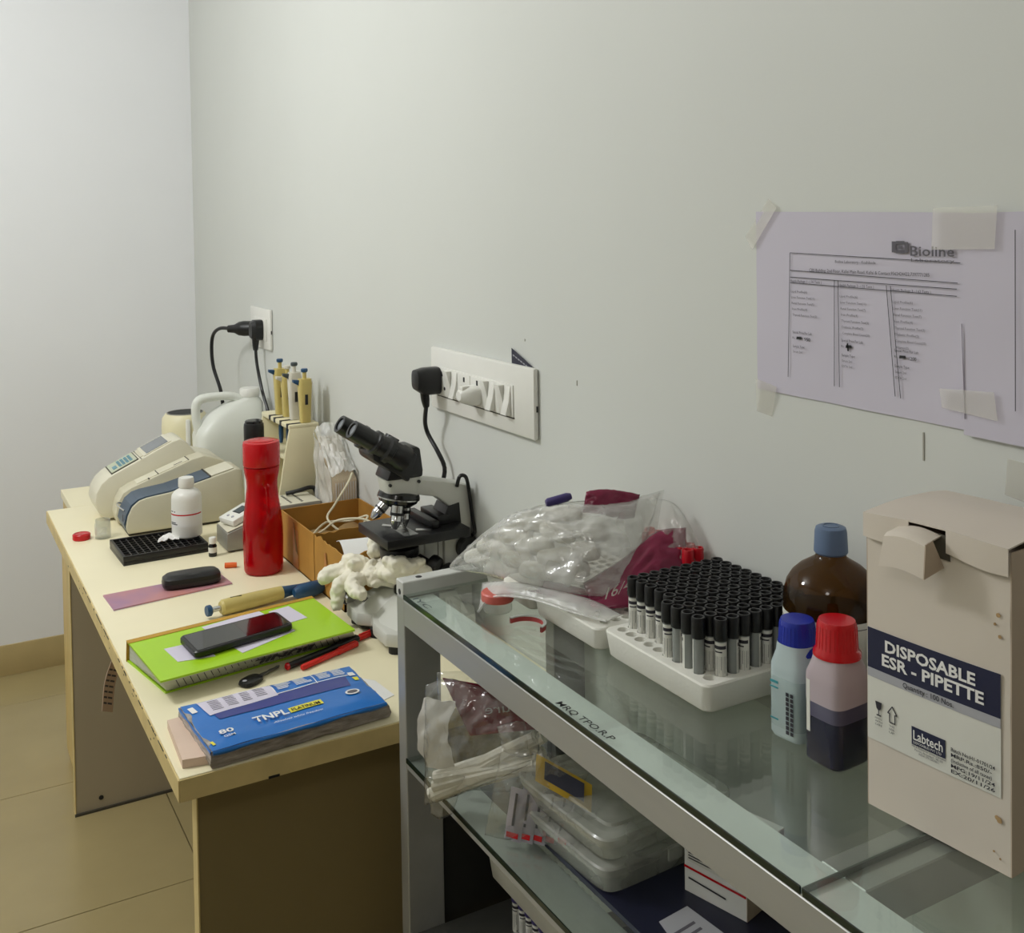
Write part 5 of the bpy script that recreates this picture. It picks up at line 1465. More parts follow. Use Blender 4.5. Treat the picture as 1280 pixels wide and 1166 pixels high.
def square_bottle(nm, lab, cx, cy, hx, hy, hb, ht, body, capm, capr, flare, liq=None, rz=0.0):
    t = thing(nm, lab, 'bottle', (cx, cy, G), 0)
    M_ = Matrix.Translation((cx, cy, G)) @ Matrix.Rotation(rz, 4, 'Z')
    e = .42
    zc = ht - .034
    if liq:
        b0 = part('liquid', MB().loft([(.0015, hx * .9, hy * .9, 0, 0, e), (.004, hx * .985, hy * .985, 0, 0, e), (liq[0], hx * .985, hy * .985, 0, 0, e)], 36, M=M_), liq[1], t)
        part('liquid_edge', MB().loft([(liq[0], hx * .988, hy * .988, 0, 0, e), (liq[0] + .014, hx * .98, hy * .98, 0, 0, e)], 36, M=M_), liq[2], t)
        base_secs = [(liq[0] + .0142, hx, hy, 0, 0, e)]
        part('lower_body', MB().loft([(0, hx * .9, hy * .9, 0, 0, e), (.0035, hx, hy, 0, 0, e), (liq[0] + .014, hx, hy, 0, 0, e)], 36, M=M_), film('violet_wall', (.95, .94, .96), haze=.012, gloss_rough=.15, f0=.03), t)
    else:
        base_secs = [(0, hx * .9, hy * .9, 0, 0, e), (.004, hx, hy, 0, 0, e)]
    part('body', MB().loft(base_secs + [(hb, hx, hy, 0, 0, e), (hb + .006, hx * .99, hy * .99, 0, 0, e), (hb + .018, hx * .86, hy * .86, 0, 0, .6), (hb + .027, capr * 1.02, capr * 1.02, 0, 0, .85), (zc, capr * .85, capr * .85, 0, 0, 1), (zc + .004, capr * .85, capr * .85, 0, 0, 1)], 36, M=M_), body, t)
    k = part('cap', MB().lathe([(capr * (1 + flare), zc), (capr * (1 + flare * .9), zc + .004), (capr * 1.01, zc + .008), (capr * .95, ht - .003), (capr * .88, ht), (capr * .5, ht + .0004)], 40, M_), capm, t)
    rib = MB()
    for q in range(30):
        a = 2 * PI * q / 30
        x, y = math.cos(a), math.sin(a)
        rib.cyl((cx + capr * 1.0 * x, cy + capr * 1.0 * y, G + zc + .008), (cx + capr * .95 * x, cy + capr * .95 * y, G + ht - .005), .0005, seg=5)
    part('cap_ribs', rib, capm, t, k, kind='stuff')
    return t, M_
bbt, Mbb = square_bottle('reagent_bottle', 'milky pale aqua bottle with a dark blue cap between the tubes and the red-capped bottle', -.128, .789, .0225, .0205, .068, .118, 'aqua', 'bluecap', .0185, .04, rz=.12)
lb = part('label', MB().loft([(.012, .0228, .0208, 0, 0, .42), (.062, .0228, .0208, 0, 0, .42)], 36, M=Mbb), film('aqua_label', (.88, .95, .95), haze=.2), bbt)
tl = MB(); tk = MB()
for z, h in ((.055, .0025), (.05, .0015), (.018, .0015)):
    tl.slab([Mbb @ Vector((-.0231, .006, z)), Mbb @ Vector((-.0231, .016, z)), Mbb @ Vector((-.0231, .016, z + h)), Mbb @ Vector((-.0231, .006, z + h))], .0003)
for k in range(2):
    for q in range(9):
        z = .008 + q * .0048
        tk.slab([Mbb @ Vector((-.0232, -.004 - .0055 * k, z)), Mbb @ Vector((-.0232, -.0075 - .0055 * k, z)), Mbb @ Vector((-.0232, -.0075 - .0055 * k, z + .0036)), Mbb @ Vector((-.0232, -.004 - .0055 * k, z + .0036))], .0003)
part('teal_print', tl, 'tealprint', bbt, lb, kind='stuff')
part('batch_print', tk, 'ink', bbt, lb, kind='stuff')
rbt, Mrb = square_bottle('stain_bottle', 'bottle of violet liquid with a flared red cap beside the tall white carton', -.1335, .7305, .0255, .0225, .08, .137, 'pinkmilk', 'redlid', .0195, .17, liq=(.046, 'violetliq', 'violetmid'), rz=.05)
part('label_edge', MB().slab([Mrb @ Vector((-.0254, .0115, .03)), Mrb @ Vector((-.0246, .0165, .03)), Mrb @ Vector((-.0246, .0165, .08)), Mrb @ Vector((-.0254, .0115, .08))], .0004), 'label', rbt)
gb = thing('wash_bottle', 'milky round-shouldered bottle with a blue and yellow band, mostly hidden behind the white carton', 'bottle', (-.05, .703, G))
Mg = Matrix.Translation((-.052, .706, G))
part('body', MB().lathe([(.03, 0), (.034, .003), (.034, .085), (.032, .1), (.026, .112), (.017, .12), (.012, .124), (.012, .13)], 36, Mg), 'milky', gb)
part('blue_band', MB().lathe([(.0343, .06), (.0343, .08)], 30, Mg, cap=False, a0=PI * .7, a1=PI * 1.6), 'slate', gb)
part('yellow_band', MB().lathe([(.0343, .05), (.0343, .0595)], 30, Mg, cap=False, a0=PI * .7, a1=PI * 1.6), 'yellowprint', gb)

# ------------------------------------------------------------------ tall white carton
eb_ = thing('pipette_carton', 'tall worn white carton with a navy band and torn open lid', 'carton', (-.1, .595, G))
BL, BR = Vector((-.168, .661, G)), Vector((-.157, .528, G))
ux = (BR - BL).normalized()
un = ux.cross(Vector((0, 0, 1))).normalized()      # outward, toward the room
if un.x > 0: un = -un
dep = -un * .118
HB = .259
Wb = (BR - BL).length
def bp(s, t, d=0.0): return BL + ux * (Wb * s) + Vector((0, 0, HB * t)) + un * d
bq = bmesh.new()
# body with slight bulge of the card
NX, NZ = 10, 14
g_ = []
for i in range(NX + 1):
    g_.append([bq.verts.new(bp(i / NX, j / NZ, .0016 * math.sin(PI * i / NX) * math.sin(PI * j / NZ) + .0008 * noise.noise(Vector((i * .5, j * .5, 3))))) for j in range(NZ + 1)])
for i in range(NX):
    for j in range(NZ):
        bq.faces.new((g_[i][j], g_[i + 1][j], g_[i + 1][j + 1], g_[i][j + 1]))
part('front_panel', MB().add(bq), 'boxwhite', eb_)
part('side_panel', MB().slab([BR + Vector((0, 0, .0)), BR + dep, BR + dep + Vector((0, 0, HB)), BR + Vector((0, 0, HB))], .001), 'boxside', eb_)
part('side_panel', MB().slab([BL, BL + Vector((0, 0, HB)), BL + dep + Vector((0, 0, HB)), BL + dep], .001), 'boxside', eb_)
part('back_panel', MB().slab([BL + dep, BR + dep, BR + dep + Vector((0, 0, HB)), BL + dep + Vector((0, 0, HB))], .001), 'boxside', eb_)
part('bottom_panel', MB().slab([BL, BR, BR + dep, BL + dep], .001, (0, 0, 1)), 'boxwhite', eb_)
tz = Vector((0, 0, HB + .004))
def lidf(u, v):
    p = BL + ux * (Wb * (u * 1.015 - .0075)) + un * (.0045 - .124 * v) + tz
    return p + Vector((0, 0, .004 * math.sin(PI * v) + .003 * math.sin(PI * u) * (1 - v) + .0012 * noise.noise(Vector((u * 3, v * 3, 1)))))
part('lid', MB().sheet(lidf, 14, 10, .0012), 'boxwhite', eb_)
def lipf(s0, s1):
    def f(u, v):
        s = s0 + (s1 - s0) * u
        return BL + ux * (Wb * (s * 1.015 - .0075)) + un * (.0048 + .0015 * math.sin(PI * u)) + tz + Vector((0, 0, .003 * math.sin(PI * s) - (.021 + .002 * math.sin(s * 9)) * v))
    return f
part('lid_lip', MB().sheet(lipf(0, .34), 8, 3, .001), 'boxwhite', eb_)
part('lid_lip', MB().sheet(lipf(.6, 1.0), 8, 3, .001), 'boxwhite', eb_)
part('lid_slot', MB().slab([bp(.34, .93, .0022), bp(.62, .925, .0022), bp(.6, 1.005, .0026), bp(.36, 1.01, .0026)], .0004, un), 'beigedark', eb_, label='dark gap where the tab tore out of the lid')
def tabf(u, v):
    s = .27 + .29 * u - .05 * max(0, v - .35) * (1 - u)
    out = .003 + .022 * min(1, v / .35) + .004 * max(0, v - .35)
    z = HB * .985 + .004 - .003 * min(1, v / .35) - .044 * max(0, v - .35) + .003 * math.sin(PI * u)
    return bp(s, 0, out) + Vector((0, 0, z))
part('torn_tab', MB().sheet(tabf, 8, 10, .0014), 'boxwhite', eb_)
part('tab_side', MB().slab([tabf(1, .2), tabf(1, .36), tabf(1, 1), bp(.575, .90, .003)], .001, ux), 'boxside', eb_)
def stick(s0, s1, t0, t1, m, nm, d=.0030, h=.0002):
    N_ = 8
    def f(u, v):
        s, t = s0 + (s1 - s0) * u, t0 + (t1 - t0) * v
        return bp(s, t, d + .0016 * math.sin(PI * s) * math.sin(PI * t) - .0014)
    return part(nm, MB().sheet(f, N_, 6, .0002), m, eb_)
stick(.0, .945, .235, .62, 'label', 'sticker', .0024)
stick(.005, .945, .482, .62, 'navy', 'navy_band', .0029)
stick(.005, .945, .452, .482, 'greyprint', 'grey_band', .0029)
def et(s_, s, t, h, w, m, b=0.0, nm='lettering'):
    return text(s_, bp(s, t, .0018 + .0016 * math.sin(PI * min(1, s + .1)) * math.sin(PI * t)), ux, (0, 0, 1), h, m, eb_, width=w * Wb, bold=b, name=nm, depth=.0004)
et('DISPOSABLE', .15, .558, .0102, .64, 'whitemat', .03)
et('ESR - PIPETTE', .125, .508, .0102, .72, 'whitemat', .03)
et('Quantity : 100 Nos.', .285, .461, .0048, .36, 'ink', .008)
gl = MB()
def gp(s, t): return bp(s, t, .0026)
gl.slab([gp(.07, .375), gp(.12, .375), gp(.11, .352), gp(.10, .347), gp(.09, .347), gp(.08, .352)], .0003, un)
gl.slab([gp(.093, .348), gp(.098, .348), gp(.098, .33), gp(.093, .33)], .0003, un)
gl.slab([gp(.08, .331), gp(.112, .331), gp(.112, .327), gp(.08, .327)], .0003, un)
part('fragile_symbol', gl, 'ink', eb_)
ar = MB()
ol_ = [(.165, .352), (.2, .378), (.235, .352), (.22, .352), (.22, .322), (.18, .322), (.18, .352)]
for k in range(len(ol_)):
    a, b_ = gp(*ol_[k]), gp(*ol_[(k + 1) % len(ol_)])
    d = (b_ - a).normalized()
    n = un.cross(d) * .0004
    ar.slab([a - n, b_ - n, b_ + n, a + n], .0003, un)
part('upward_arrow', ar, 'ink', eb_)
for k, w_ in enumerate(('HANDLE', 'WITH', 'CARE')):
    et(w_, .068, .315 - .011 * k, .0018, .055, 'ink')
for k, w_ in enumerate(('THIS', 'SIDE', 'UP')):
    et(w_, .178, .308 - .011 * k, .0018, .04, 'ink')
stick(.345, .585, .283, .343, 'navy', 'brand_plate', .0031)
et('Labtech', .36, .302, .0085, .21, 'whitemat', .015)
et('DISPOSABLES PVT LTD', .36, .289, .0022, .2, 'whitemat')
et('Mfd. & Marketed by: Labtech Disposables', .35, .276, .0019, .24, 'inkgrey')
et('Plot No. Ahmedabad - 382 350', .37, .266, .0019, .2, 'inkgrey')
et('INDIA 079-25830811', .4, .257, .0019, .14, 'inkgrey')
for k, (w_, ww) in enumerate((('Batch No:H1-01701/24', .29), ('MRP.Rs.:850/-', .27), ('(Inclusive of all taxes)', .27), ('MFG:19/11/24', .29), ('EX:20/11/26', .29))):
    et(w_, .625, .318 - .0175 * k, .0031, ww, 'ink', .014)
for s, t, r_ in ((.93, .8, .003), (.91, .77, .002), (.94, .735, .0025), (.92, .17, .003), (.935, .165, .004), (.9, .06, .0015), (.94, .045, .0015)):
    mb = MB()
    c_ = bp(s, t, .0012 + .0016 * math.sin(PI * s) * math.sin(PI * t))
    q = [c_ + (ux * math.cos(a * PI / 5) * (1 + .4 * noise.noise(Vector((a, s * 9, t)))) + Vector((0, 0, math.sin(a * PI / 5)))) * r_ * .6 for a in range(10)]
    mb.slab(q, .0004, un)
    part('rust_spot', mb, 'rust', eb_)

# ------------------------------------------------------------------ plastic bags
def lp(pts, u):
    u = min(.99999, max(0, u)) * (len(pts) - 1)
    i = int(u); f = u - i
    P = [Vector(p) for p in pts]
    a = P[max(0, i - 1)]; b_ = P[i]; c = P[i + 1]; d = P[min(len(P) - 1, i + 2)]
    return 0.5 * ((2 * b_) + (c - a) * f + (2 * a - 5 * b_ + 4 * c - d) * f * f + (3 * b_ - a - 3 * c + d) * f ** 3)
def bag_sheet(bot, top, n, bul, amp, seed, nu=44, nv=30, xmax=-.0035):
    n = Vector(n).normalized()
    def f(u, v):
        p = lp(bot, u).lerp(lp(top, u), v)
        e = (math.sin(PI * u) ** .6) * (math.sin(PI * v) ** .6) if 0 < u < 1 and 0 < v < 1 else 0
        q = Vector((u * 5, v * 4, seed))
        r = (1 - abs(noise.noise(q * 1.1)) * 2.2) * .5 + (1 - abs(noise.noise(q * 2.7)) * 2) * .3 + noise.noise(q * 5) * .2
        p = p + n * (bul * e + amp * r * (.35 + .65 * e))
        p.x = min(p.x, xmax)
        return p
    return MB().sheet(f, nu, nv, .0004)
nb = (-.62, -.42, .66)
bg = thing('plastic_bag', 'clear plastic bag full of white cotton rolls leaning on the wall above the rack', 'bag', (-.13, 1.22, G + .03))
botc = [(-.232, 1.374, 1.0), (-.215, 1.29, 1.012), (-.2, 1.21, 1.018), (-.172, 1.13, 1.026), (-.115, 1.098, 1.018)]
topc = [(-.228, 1.384, 1.0), (-.2, 1.26, 1.097), (-.153, 1.2, 1.122), (-.09, 1.17, 1.121), (-.02, 1.155, 1.129)]
part('bag_front', bag_sheet(botc, topc, nb, .024, .010, 2, 60, 40), 'bagwhite', bg, smooth=180)
part('bag_back', bag_sheet([(p[0] + .05, p[1] + .03, max(G + .032, p[2] - .01)) for p in botc], [(min(-.006, p[0] + .02), p[1] + .01, p[2]) for p in topc], (.5, .5, .3), .01, .008, 5), 'clear', bg, smooth=180)
part('bag_tail', bag_sheet([(-.115, 1.098, 1.018), (-.085, 1.085, 1.02), (-.05, 1.075, 1.03), (-.03, 1.068, 1.036)], [(-.07, 1.17, 1.122), (-.04, 1.15, 1.125), (-.02, 1.12, 1.12), (-.015, 1.08, 1.08)], nb, .006, .006, 9, 20, 16), 'clear', bg, smooth=180)
part('loose_hem', bag_sheet([(-.246, 1.262, .980), (-.232, 1.24, 1.002), (-.212, 1.18, 1.012), (-.19, 1.11, 1.012), (-.172, 1.064, 1.012)], [(-.225, 1.29, 1.004), (-.212, 1.24, 1.018), (-.19, 1.17, 1.024), (-.165, 1.11, 1.024), (-.15, 1.064, 1.016)], (-.3, -.4, .8), .003, .003, 14, 30, 8), MAT['wrap'], bg, smooth=180)
part('heat_seal', MB().tube([(-.25, 1.256, .979), (-.236, 1.238, 1.002), (-.214, 1.18, 1.013), (-.192, 1.11, 1.013), (-.174, 1.064, 1.013)], .0016, 6, 6), MAT['wrap'], bg)
rl = []
for row, (z, x, ys) in enumerate(((1.018, -.196, (1.345, 1.285, 1.225)), (1.038, -.186, (1.318, 1.258, 1.2)), (1.06, -.172, (1.29, 1.235, 1.178)), (1.082, -.152, (1.262, 1.21)), (1.1, -.132, (1.228,)))):
    for y in ys:
        rl.append(((x + .05 * (y - 1.25) * -.3, y, z + .01 * (1.25 - y)), (.35, -1, .12), .062, row, ys.index(y)))
rl.append(((-.158, 1.165, 1.046), (.35, -1, .1), .05, 1, 3))
rl.append(((-.146, 1.155, 1.07), (.35, -1, .1), .05, 2, 3))
rl.append(((-.125, 1.165, 1.09), (.35, -1, .1), .05, 3, 2))
NR_ = ['lowest layer', 'second layer', 'third layer', 'fourth layer', 'top']
for k, (c_, d_, l_, row, nth) in enumerate(rl):
    c_, d_ = Vector(c_), Vector(d_).normalized()
    d_ = (d_ + Vector((random.uniform(-.2, .2), 0, random.uniform(-.15, .15)))).normalized()
    q = Vector((0, 0, 1)).rotation_difference(d_).to_matrix().to_4x4()
    b = bmesh.new()
    bmesh.ops.create_icosphere(b, subdivisions=3, radius=1)
    for v in b.verts:
        z = v.co.z
        rr = .0118 * (1 + .22 * noise.noise(v.co * 2.2 + Vector((k, 0, 0))) + .1 * noise.noise(v.co * 6 + Vector((k, 0, 0))))
        n2 = Vector((v.co.x, v.co.y, 0))
        nl = n2.length
        if nl > 1e-6: n2 = n2 / nl * (nl ** .45)
        v.co = Vector((n2.x * rr, n2.y * rr, math.copysign(abs(z) ** .7, z) * l_ * .5))
    b.transform(Matrix.Translation(c_) @ q)
    o = single('cotton_roll', MB().add(b), 'cotton', f'white cotton roll in the clear bag on the rack, {NR_[row]}, {ORD[nth]} from far end', 'cotton', 'cotton rolls in the clear bag', smooth=60)
mg = thing('maroon_bag', 'maroon printed plastic bag slumped behind the black-capped tubes', 'bag', (-.07, 1.1, G + .03))
part('bag_sheet', bag_sheet([(-.165, 1.11, 1.012), (-.13, 1.085, 1.014), (-.09, 1.07, 1.018), (-.05, 1.064, 1.024)], [(-.15, 1.15, 1.03), (-.1, 1.13, 1.06), (-.055, 1.12, 1.09), (-.02, 1.1, 1.095)], nb, .005, .006, 21, 26, 18), 'maroonclear', mg, smooth=180)
part('bag_top', bag_sheet([(-.13, 1.18, 1.112), (-.11, 1.17, 1.11), (-.08, 1.165, 1.1), (-.06, 1.16, 1.1)], [(-.12, 1.185, 1.138), (-.1, 1.178, 1.14), (-.075, 1.17, 1.136), (-.05, 1.16, 1.13)], nb, .004, .008, 31, 18, 12), 'maroonclear', mg, smooth=180)
part('bag_underside', bag_sheet([(-.205, 1.235, 1.009), (-.18, 1.18, 1.009), (-.16, 1.12, 1.009)], [(-.195, 1.24, 1.024), (-.17, 1.18, 1.026), (-.14, 1.12, 1.024)], nb, .002, .002, 41, 16, 6), 'maroon', mg, smooth=180)
text('16/46', Vector((-.168, 1.075, 1.035)), (.75, -.12, .18), (-.05, .1, .99), .013, 'label', mg, width=.05, shear=.4, name='handwriting', depth=.0)
single('blue_cap_end', MB().lathe_axis((-.172, 1.205, 1.126), (-.13, 1.195, 1.134), [(.004, 0), (.006, .003), (.006, .03), (.004, .036)], 14), 'purplecap', 'dark blue cap end sticking out over the top of the cotton bag', 'cap')
jt = thing('specimen_jar', 'clear jar with a coral red lid on the glass under the loose bag edge', 'jar', (-.226, 1.262, G))
Mjt = Matrix.Translation((-.222, 1.252, G))
part('jar_wall', MB().lathe([(.018, 0), (.0195, .002), (.0195, .018), (.018, .019)], 28, Mjt), 'clearjar', jt)
part('lid', MB().lathe([(.0215, .0145), (.0222, .016), (.0222, .0245), (.0205, .0265)], 32, Mjt), mat('coral_lid', rgb(216, 104, 92), .4), jt)
rs = thing('red_ring', 'red plastic ring lying on the glass beside the empty foam tray', 'ring', (-.2, 1.19, G))
part('ring_band', MB().lathe([(.027, 0), (.027, .006), (.024, .006), (.024, 0), (.027, 0)], 28, Matrix.Translation((-.222, 1.178, G)), cap=False, a0=-1.2, a1=1.9), mat('coral_ring', rgb(196, 78, 78), .4, trans=(.2, (.9, .5, .5))), rs)
part('ring_lip', MB().lathe([(.0275, .006), (.0275, .0075), (.0235, .0075), (.0235, .006), (.0275, .006)], 28, Matrix.Translation((-.222, 1.178, G)), cap=False, a0=-1.2, a1=1.9), 'milky', rs)

# ------------------------------------------------------------------ middle shelf
bgl = thing('plastic_bag', 'clear bag with a maroon card, hanging over the middle shelf edge by the post', 'bag', (-.28, 1.2, SH))
nl = (-.82, -.5, .25)
part('bag_front', bag_sheet([(-.342, 1.235, .752), (-.322, 1.2, .772), (-.285, 1.16, .80), (-.25, 1.12, .832)], [(-.335, 1.24, .905), (-.315, 1.21, .92), (-.285, 1.17, .915), (-.255, 1.13, .91)], nl, .02, .010, 51, 36, 30), 'clearlow', bgl, smooth=180)
part('bag_tail', bag_sheet([(-.335, 1.23, .742), (-.326, 1.222, .736), (-.315, 1.21, .745)], [(-.34, 1.232, .79), (-.325, 1.21, .8), (-.305, 1.19, .8)], nl, .005, .008, 56, 14, 12), 'clearlow', bgl, smooth=180)
part('bag_back', bag_sheet([(-.30, 1.27, .75), (-.27, 1.24, .75), (-.22, 1.2, .75)], [(-.3, 1.28, .90), (-.27, 1.25, .905), (-.22, 1.2, .905)], (-.6, -.5, .1), .006, .01, 57, 20, 20), 'clearlow', bgl, smooth=180)
mc_ = thing('maroon_card', 'maroon printed card with reversed lettering inside the clear bag under the rack top', 'card', (-.28, 1.19, SH + .1))
qm = [Vector((-.293, 1.20, .845)), Vector((-.235, 1.13, .868)), Vector((-.24, 1.137, .912)), Vector((-.318, 1.226, .916))]
part('card_sheet', MB().slab(qm, .0012), 'maroon', mc_)
fm = qmap(qm)
text('Sure', fm(.86, .52), -(qm[1] - qm[0]), qm[3] - qm[0], .013, 'greyprint', mc_, width=.05, shear=-.2, depth=-.003)
wbt_ = thing('wrapped_bundle', 'bundle of long white wrapped sticks lying in the clear bag beside the rack post', 'bundle', (-.28, 1.18, .76))
for k in range(11):
    a_ = Vector((-.325 + random.uniform(-.010, .010), 1.232 + random.uniform(-.008, .008), .770 + random.uniform(-.014, .018)))
    b_ = Vector((-.235 + random.uniform(-.010, .010), 1.125 + random.uniform(-.008, .008), .842 + random.uniform(-.016, .02)))
    part('wrapped_stick', MB().tube([a_, a_.lerp(b_, .5) + Vector((0, 0, .003)), b_], .0075, 9, 3), 'cotton', wbt_)
wf = MB().sheet(lambda u, v: Vector((-.338 + .03 * u - .012 * math.sin(v * 3), 1.238 - .03 * u, .80 + .09 * v + .004 * noise.noise(Vector((u * 4, v * 4, 8))))) + Vector((-.006 * noise.noise(Vector((u * 3, v * 5, 2))), 0, 0)), 10, 14, .0008)
single('white_wrapper', wf, 'whitemat', 'crumpled white wrapper standing in the clear bag next to the rack post', 'wrapper')
bg2 = thing('plastic_bag', 'smaller clear bag of striped sachets on the middle shelf in front of the clear containers', 'bag', (-.26, 1.12, SH))
part('bag_front', bag_sheet([(-.302, 1.145, .746), (-.282, 1.12, .747), (-.258, 1.10, .752), (-.235, 1.08, .76)], [(-.288, 1.125, .858), (-.265, 1.1, .862), (-.235, 1.08, .858), (-.2, 1.06, .84)], (-.8, -.5, .3), .012, .009, 61, 30, 24), 'clearlow', bg2, smooth=180)
part('bag_knot', bag_sheet([(-.285, 1.125, .855), (-.27, 1.11, .85), (-.25, 1.1, .855)], [(-.29, 1.13, .885), (-.272, 1.11, .895), (-.25, 1.1, .885)], (-.8, -.5, .3), .008, .012, 63, 16, 12), 'clear', bg2, smooth=180)
def sachet(k, p, u, v, w, h, m, lab):
    p, u, v = Vector(p), Vector(u).normalized(), Vector(v).normalized()
    n = u.cross(v).normalized()
    t = thing('sachet', lab, 'sachet', p, 0, 'sachets in the small bag')
    part('pouch', MB().sheet(lambda a, b_: p + u * (w * a) + v * (h * b_) + n * (.004 * math.sin(PI * a) * math.sin(PI * b_) + .0015 * noise.noise(Vector((a * 4, b_ * 4, k)))), 8, 8, .001), m, t)
    return t, n
for k in range(5):
    c = (-.286 + .011 * k, 1.125 - .010 * k, SH + .004)
    t_, n_ = sachet(k, c, (.5, -.8, 0), (.25, .1, 1), .022, .06, 'greysachet', f'white sachet with a red foot in the small clear bag, {ORD[k] if k else "nearest the post"} of five' if k else 'white sachet with a red foot in the small clear bag, the one nearest the post')
    c = Vector(c)
    u_ = Vector((.5, -.8, 0)).normalized(); v_ = Vector((.25, .1, 1)).normalized()
    if n_.x > 0: n_ = -n_
    part('red_foot', MB().slab([c + u_ * .003 + v_ * .004 + n_ * .0035, c + u_ * .019 + v_ * .004 + n_ * .0035, c + u_ * .019 + v_ * .010 + n_ * .0035, c + u_ * .003 + v_ * .010 + n_ * .0035], .0004, n_), 'redlid', t_)
    part('dark_stripe', MB().slab([c + u_ * .009 + v_ * .018 + n_ * .0048, c + u_ * .012 + v_ * .018 + n_ * .0048, c + u_ * .012 + v_ * .055 + n_ * .0048, c + u_ * .009 + v_ * .055 + n_ * .0048], .0004, n_), 'ink', t_)
t_, n_ = sachet(9, (-.262, 1.09, SH + .085), (.6, -.75, -.35), (.3, .4, .6), .075, .03, 'yellow', 'yellow and dark green sachet lying across the top of the small clear bag')
c = Vector((-.262, 1.09, SH + .085)); u_ = Vector((.6, -.75, -.35)).normalized(); v_ = Vector((.3, .4, .6)).normalized()
if n_.z < 0: n_ = -n_
part('dark_panel', MB().slab([c + u_ * .012 + v_ * .006 + n_ * .005, c + u_ * .065 + v_ * .006 + n_ * .005, c + u_ * .065 + v_ * .026 + n_ * .005, c + u_ * .012 + v_ * .026 + n_ * .005], .0006, n_), 'navydark', t_)

# clear containers
def container(z, lab, h=.028):
    t = thing('clear_container', lab, 'container', (-.165, 1.06, z), 0, 'clear containers on the middle shelf')
    cx, cy, hx, hy = -.160, 1.053, .097, .092
    M_ = Matrix.Translation((cx, cy, z)) @ Matrix.Rotation(.05, 4, 'Z')
    mb = MB()
    b = bmesh.new()
    secs = [(0, .92), (.002, .94), (h - .004, .985), (h - .004, 1.0), (h, 1.0)]
    rr = []
    for zz, k in secs:
        rr.append([b.verts.new((hx * k * sp(math.cos(2 * PI * i / 48), .19), hy * k * sp(math.sin(2 * PI * i / 48), .19), zz)) for i in range(48)])
    for k in range(len(rr) - 1):
        for i in range(48):
            b.faces.new((rr[k][i], rr[k][(i + 1) % 48], rr[k + 1][(i + 1) % 48], rr[k + 1][i]))
    b.faces.new(list(reversed(rr[0])))
    part('tub', mb.add(b, M_), 'clearbox', t)
    b = bmesh.new()
    rr = []
    for zz, k in ((h + .0003, 1.025), (h + .006, 1.03), (h + .008, 1.01), (h + .008, .9), (h + .0055, .88), (h + .0055, .78), (h + .0085, .76)):
        rr.append([b.verts.new((hx * k * sp(math.cos(2 * PI * i / 48), .19), hy * k * sp(math.sin(2 * PI * i / 48), .19), zz)) for i in range(48)])
    for k in range(len(rr) - 1):
        for i in range(48):
            b.faces.new((rr[k][i], rr[k][(i + 1) % 48], rr[k + 1][(i + 1) % 48], rr[k + 1][i]))
    b.faces.new(rr[-1])
    part('lid', MB().add(b, M_), 'clearbox', t)
    for s_ in (-1, 1):
        part('lid_clip', MB().box((-.01, s_ * .0955 - .002, h - .008), (.01, s_ * .0955 + .002, h + .007), .001, M_), 'clearbox', t)
container(SH + .0068, 'clear plastic container with a lid, lower of the two on the middle shelf', .026)
container(SH + .0440, 'clear plastic container with a lid, upper of the two on the middle shelf', .022)
nvy = single('navy_folder', MB().slab([(-.249, .79, SH + .0003), (-.03, .78, SH + .0003), (-.02, 1.16, SH + .0003), (-.249, 1.17, SH + .0003)], .006, (0, 0, 1)), 'navydark', 'dark navy folder lying flat on the middle shelf under the clear containers', 'folder')
kc = thing('small_carton', 'small white carton with a red line, standing below the glass near the tall carton', 'carton', (-.1, .89, SH + .007))
K0, K1 = Vector((-.163, .93, SH + .0068)), Vector((-.142, .852, SH + .0068))
ku = (K1 - K0).normalized(); kn = ku.cross(Vector((0, 0, 1)))
if kn.x > 0: kn = -kn
kb = MB().slab([K0, K1, K1 - kn * .075, K0 - kn * .075], .072, (0, 0, 1))
part('carton_body', kb, 'whitemat', kc)
part('carton_flap', MB().slab([K1 + Vector((0, 0, .0)), K1 - kn * .075, K1 - kn * .075 + Vector((0, 0, .072)), K1 + Vector((0, 0, .072))], .0008, ku), 'boxside', kc)
def kp_(s, z, d=.0006): return K0 + ku * s + Vector((0, 0, z)) + kn * d
part('red_line', MB().slab([kp_(0, .027), kp_(.0805, .025), kp_(.0805, .0275), kp_(0, .0295)], .0003, kn), 'redlid', kc)
part('print_panel', MB().slab([kp_(.004, .036), kp_(.074, .034), kp_(.074, .066), kp_(.004, .066)], .0003, kn), 'label', kc)
km = MB()
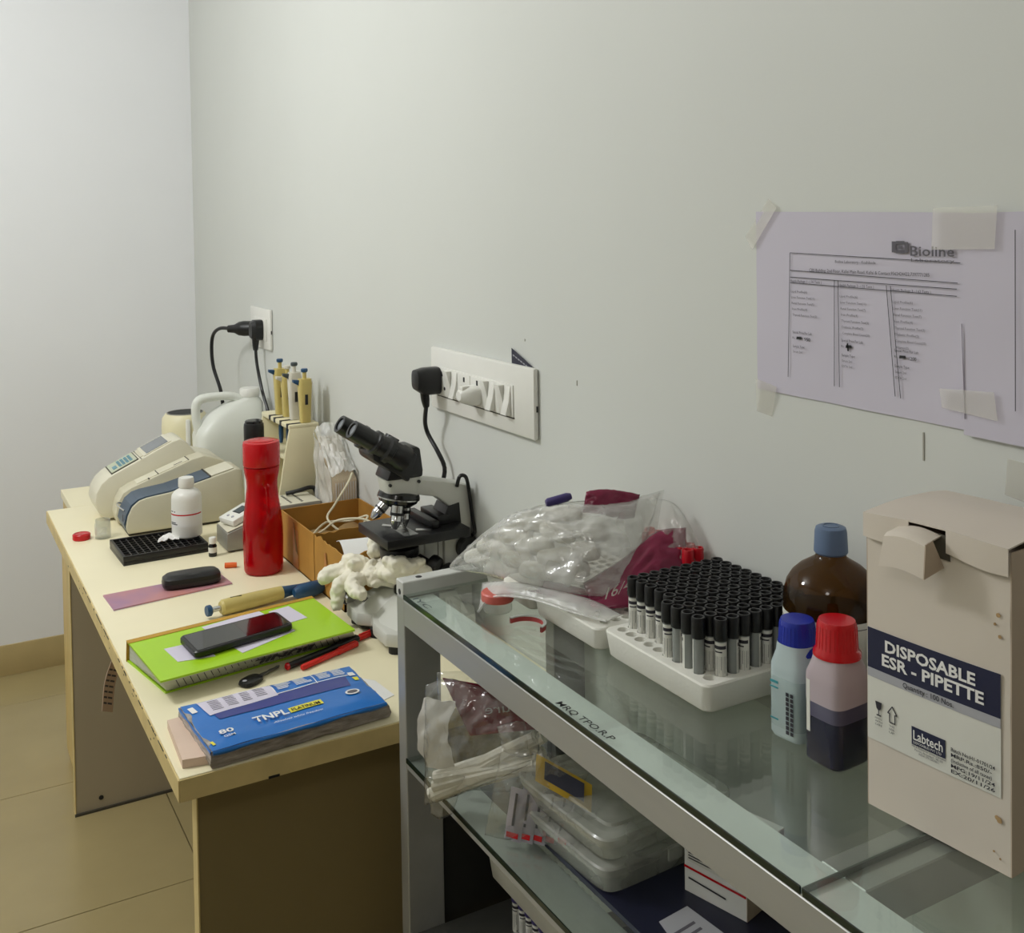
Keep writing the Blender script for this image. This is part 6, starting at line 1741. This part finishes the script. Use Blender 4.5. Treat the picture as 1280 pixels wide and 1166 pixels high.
for k in range(9):
    km.slab([kp_(.006, .039 + .003 * k, .0011), kp_(.006 + random.uniform(.03, .05), .039 + .003 * k, .0011), kp_(.045, .0402 + .003 * k, .0011), kp_(.006, .0402 + .003 * k, .0011)], .0002, kn)
km.slab([kp_(.006, .016, .0011), kp_(.055, .013, .0011), kp_(.055, .0148, .0011), kp_(.006, .0178, .0011)], .0002, kn)
part('small_print', km, 'ink', kc, kind='stuff')
for k, (pts_, lab) in enumerate(((((-.243, .80), (-.172, .815), (-.18, .905), (-.222, .90)), 'printed sheet lying on the navy folder in front of the small white carton'),
                                 (((-.246, .70), (-.09, .71), (-.1, .785), (-.246, .78)), 'printed sheet lying on the middle shelf glass nearest the camera'))):
    z_ = SH + (.0068 if k == 0 else .0003)
    o = single('document', MB().slab([(x, y, z_) for x, y in pts_], .0008, (0, 0, 1)), 'greyprint', lab, 'document')
    qd = qmap([Vector((x, y, z_ + .0009)) for x, y in pts_])
    lm_ = MB()
    for q in range(6):
        lm_.slab([qd(.1, .12 + .12 * q), qd(.75, .12 + .12 * q), qd(.75, .16 + .12 * q), qd(.1, .16 + .12 * q)], .0002, (0, 0, 1))
    q_ = part('printed_lines', lm_, 'inkgrey', None); q_.data.transform(Matrix.Translation(-o.location)); q_.parent = o; q_['kind'] = 'stuff'

# ------------------------------------------------------------------ lowest shelf: purple tubes under a grey foam tray
PX = [-.178 + .0185 * i for i in range(5)]
PY = [1.29 - .0185 * j for j in range(8)]
fp = None
for i in range(4):
    for j in range(8):
        loc = (PX[i], PY[j], .4865)
        lab = f'purple-capped tube on the lowest shelf, {ORD[i]} row from front, {ORD[j]} from far end'
        if fp is None: fp = make_tube(loc, 'purplecap', lab, 'purple-capped tubes on the lowest shelf')
        else: dup(fp, loc, random.uniform(-.6, .6), lab, 'purple-capped tubes on the lowest shelf')
foam_tray('foam_tray', 'grey foam tray lying on top of the purple-capped tubes on the lowest shelf', -.205, -.063, 1.13, 1.33, .5655, .032, [-.188 + .0175 * i for i in range(7)], [1.155 + .0175 * j for j in range(9)], .0068, 'foamgrey')
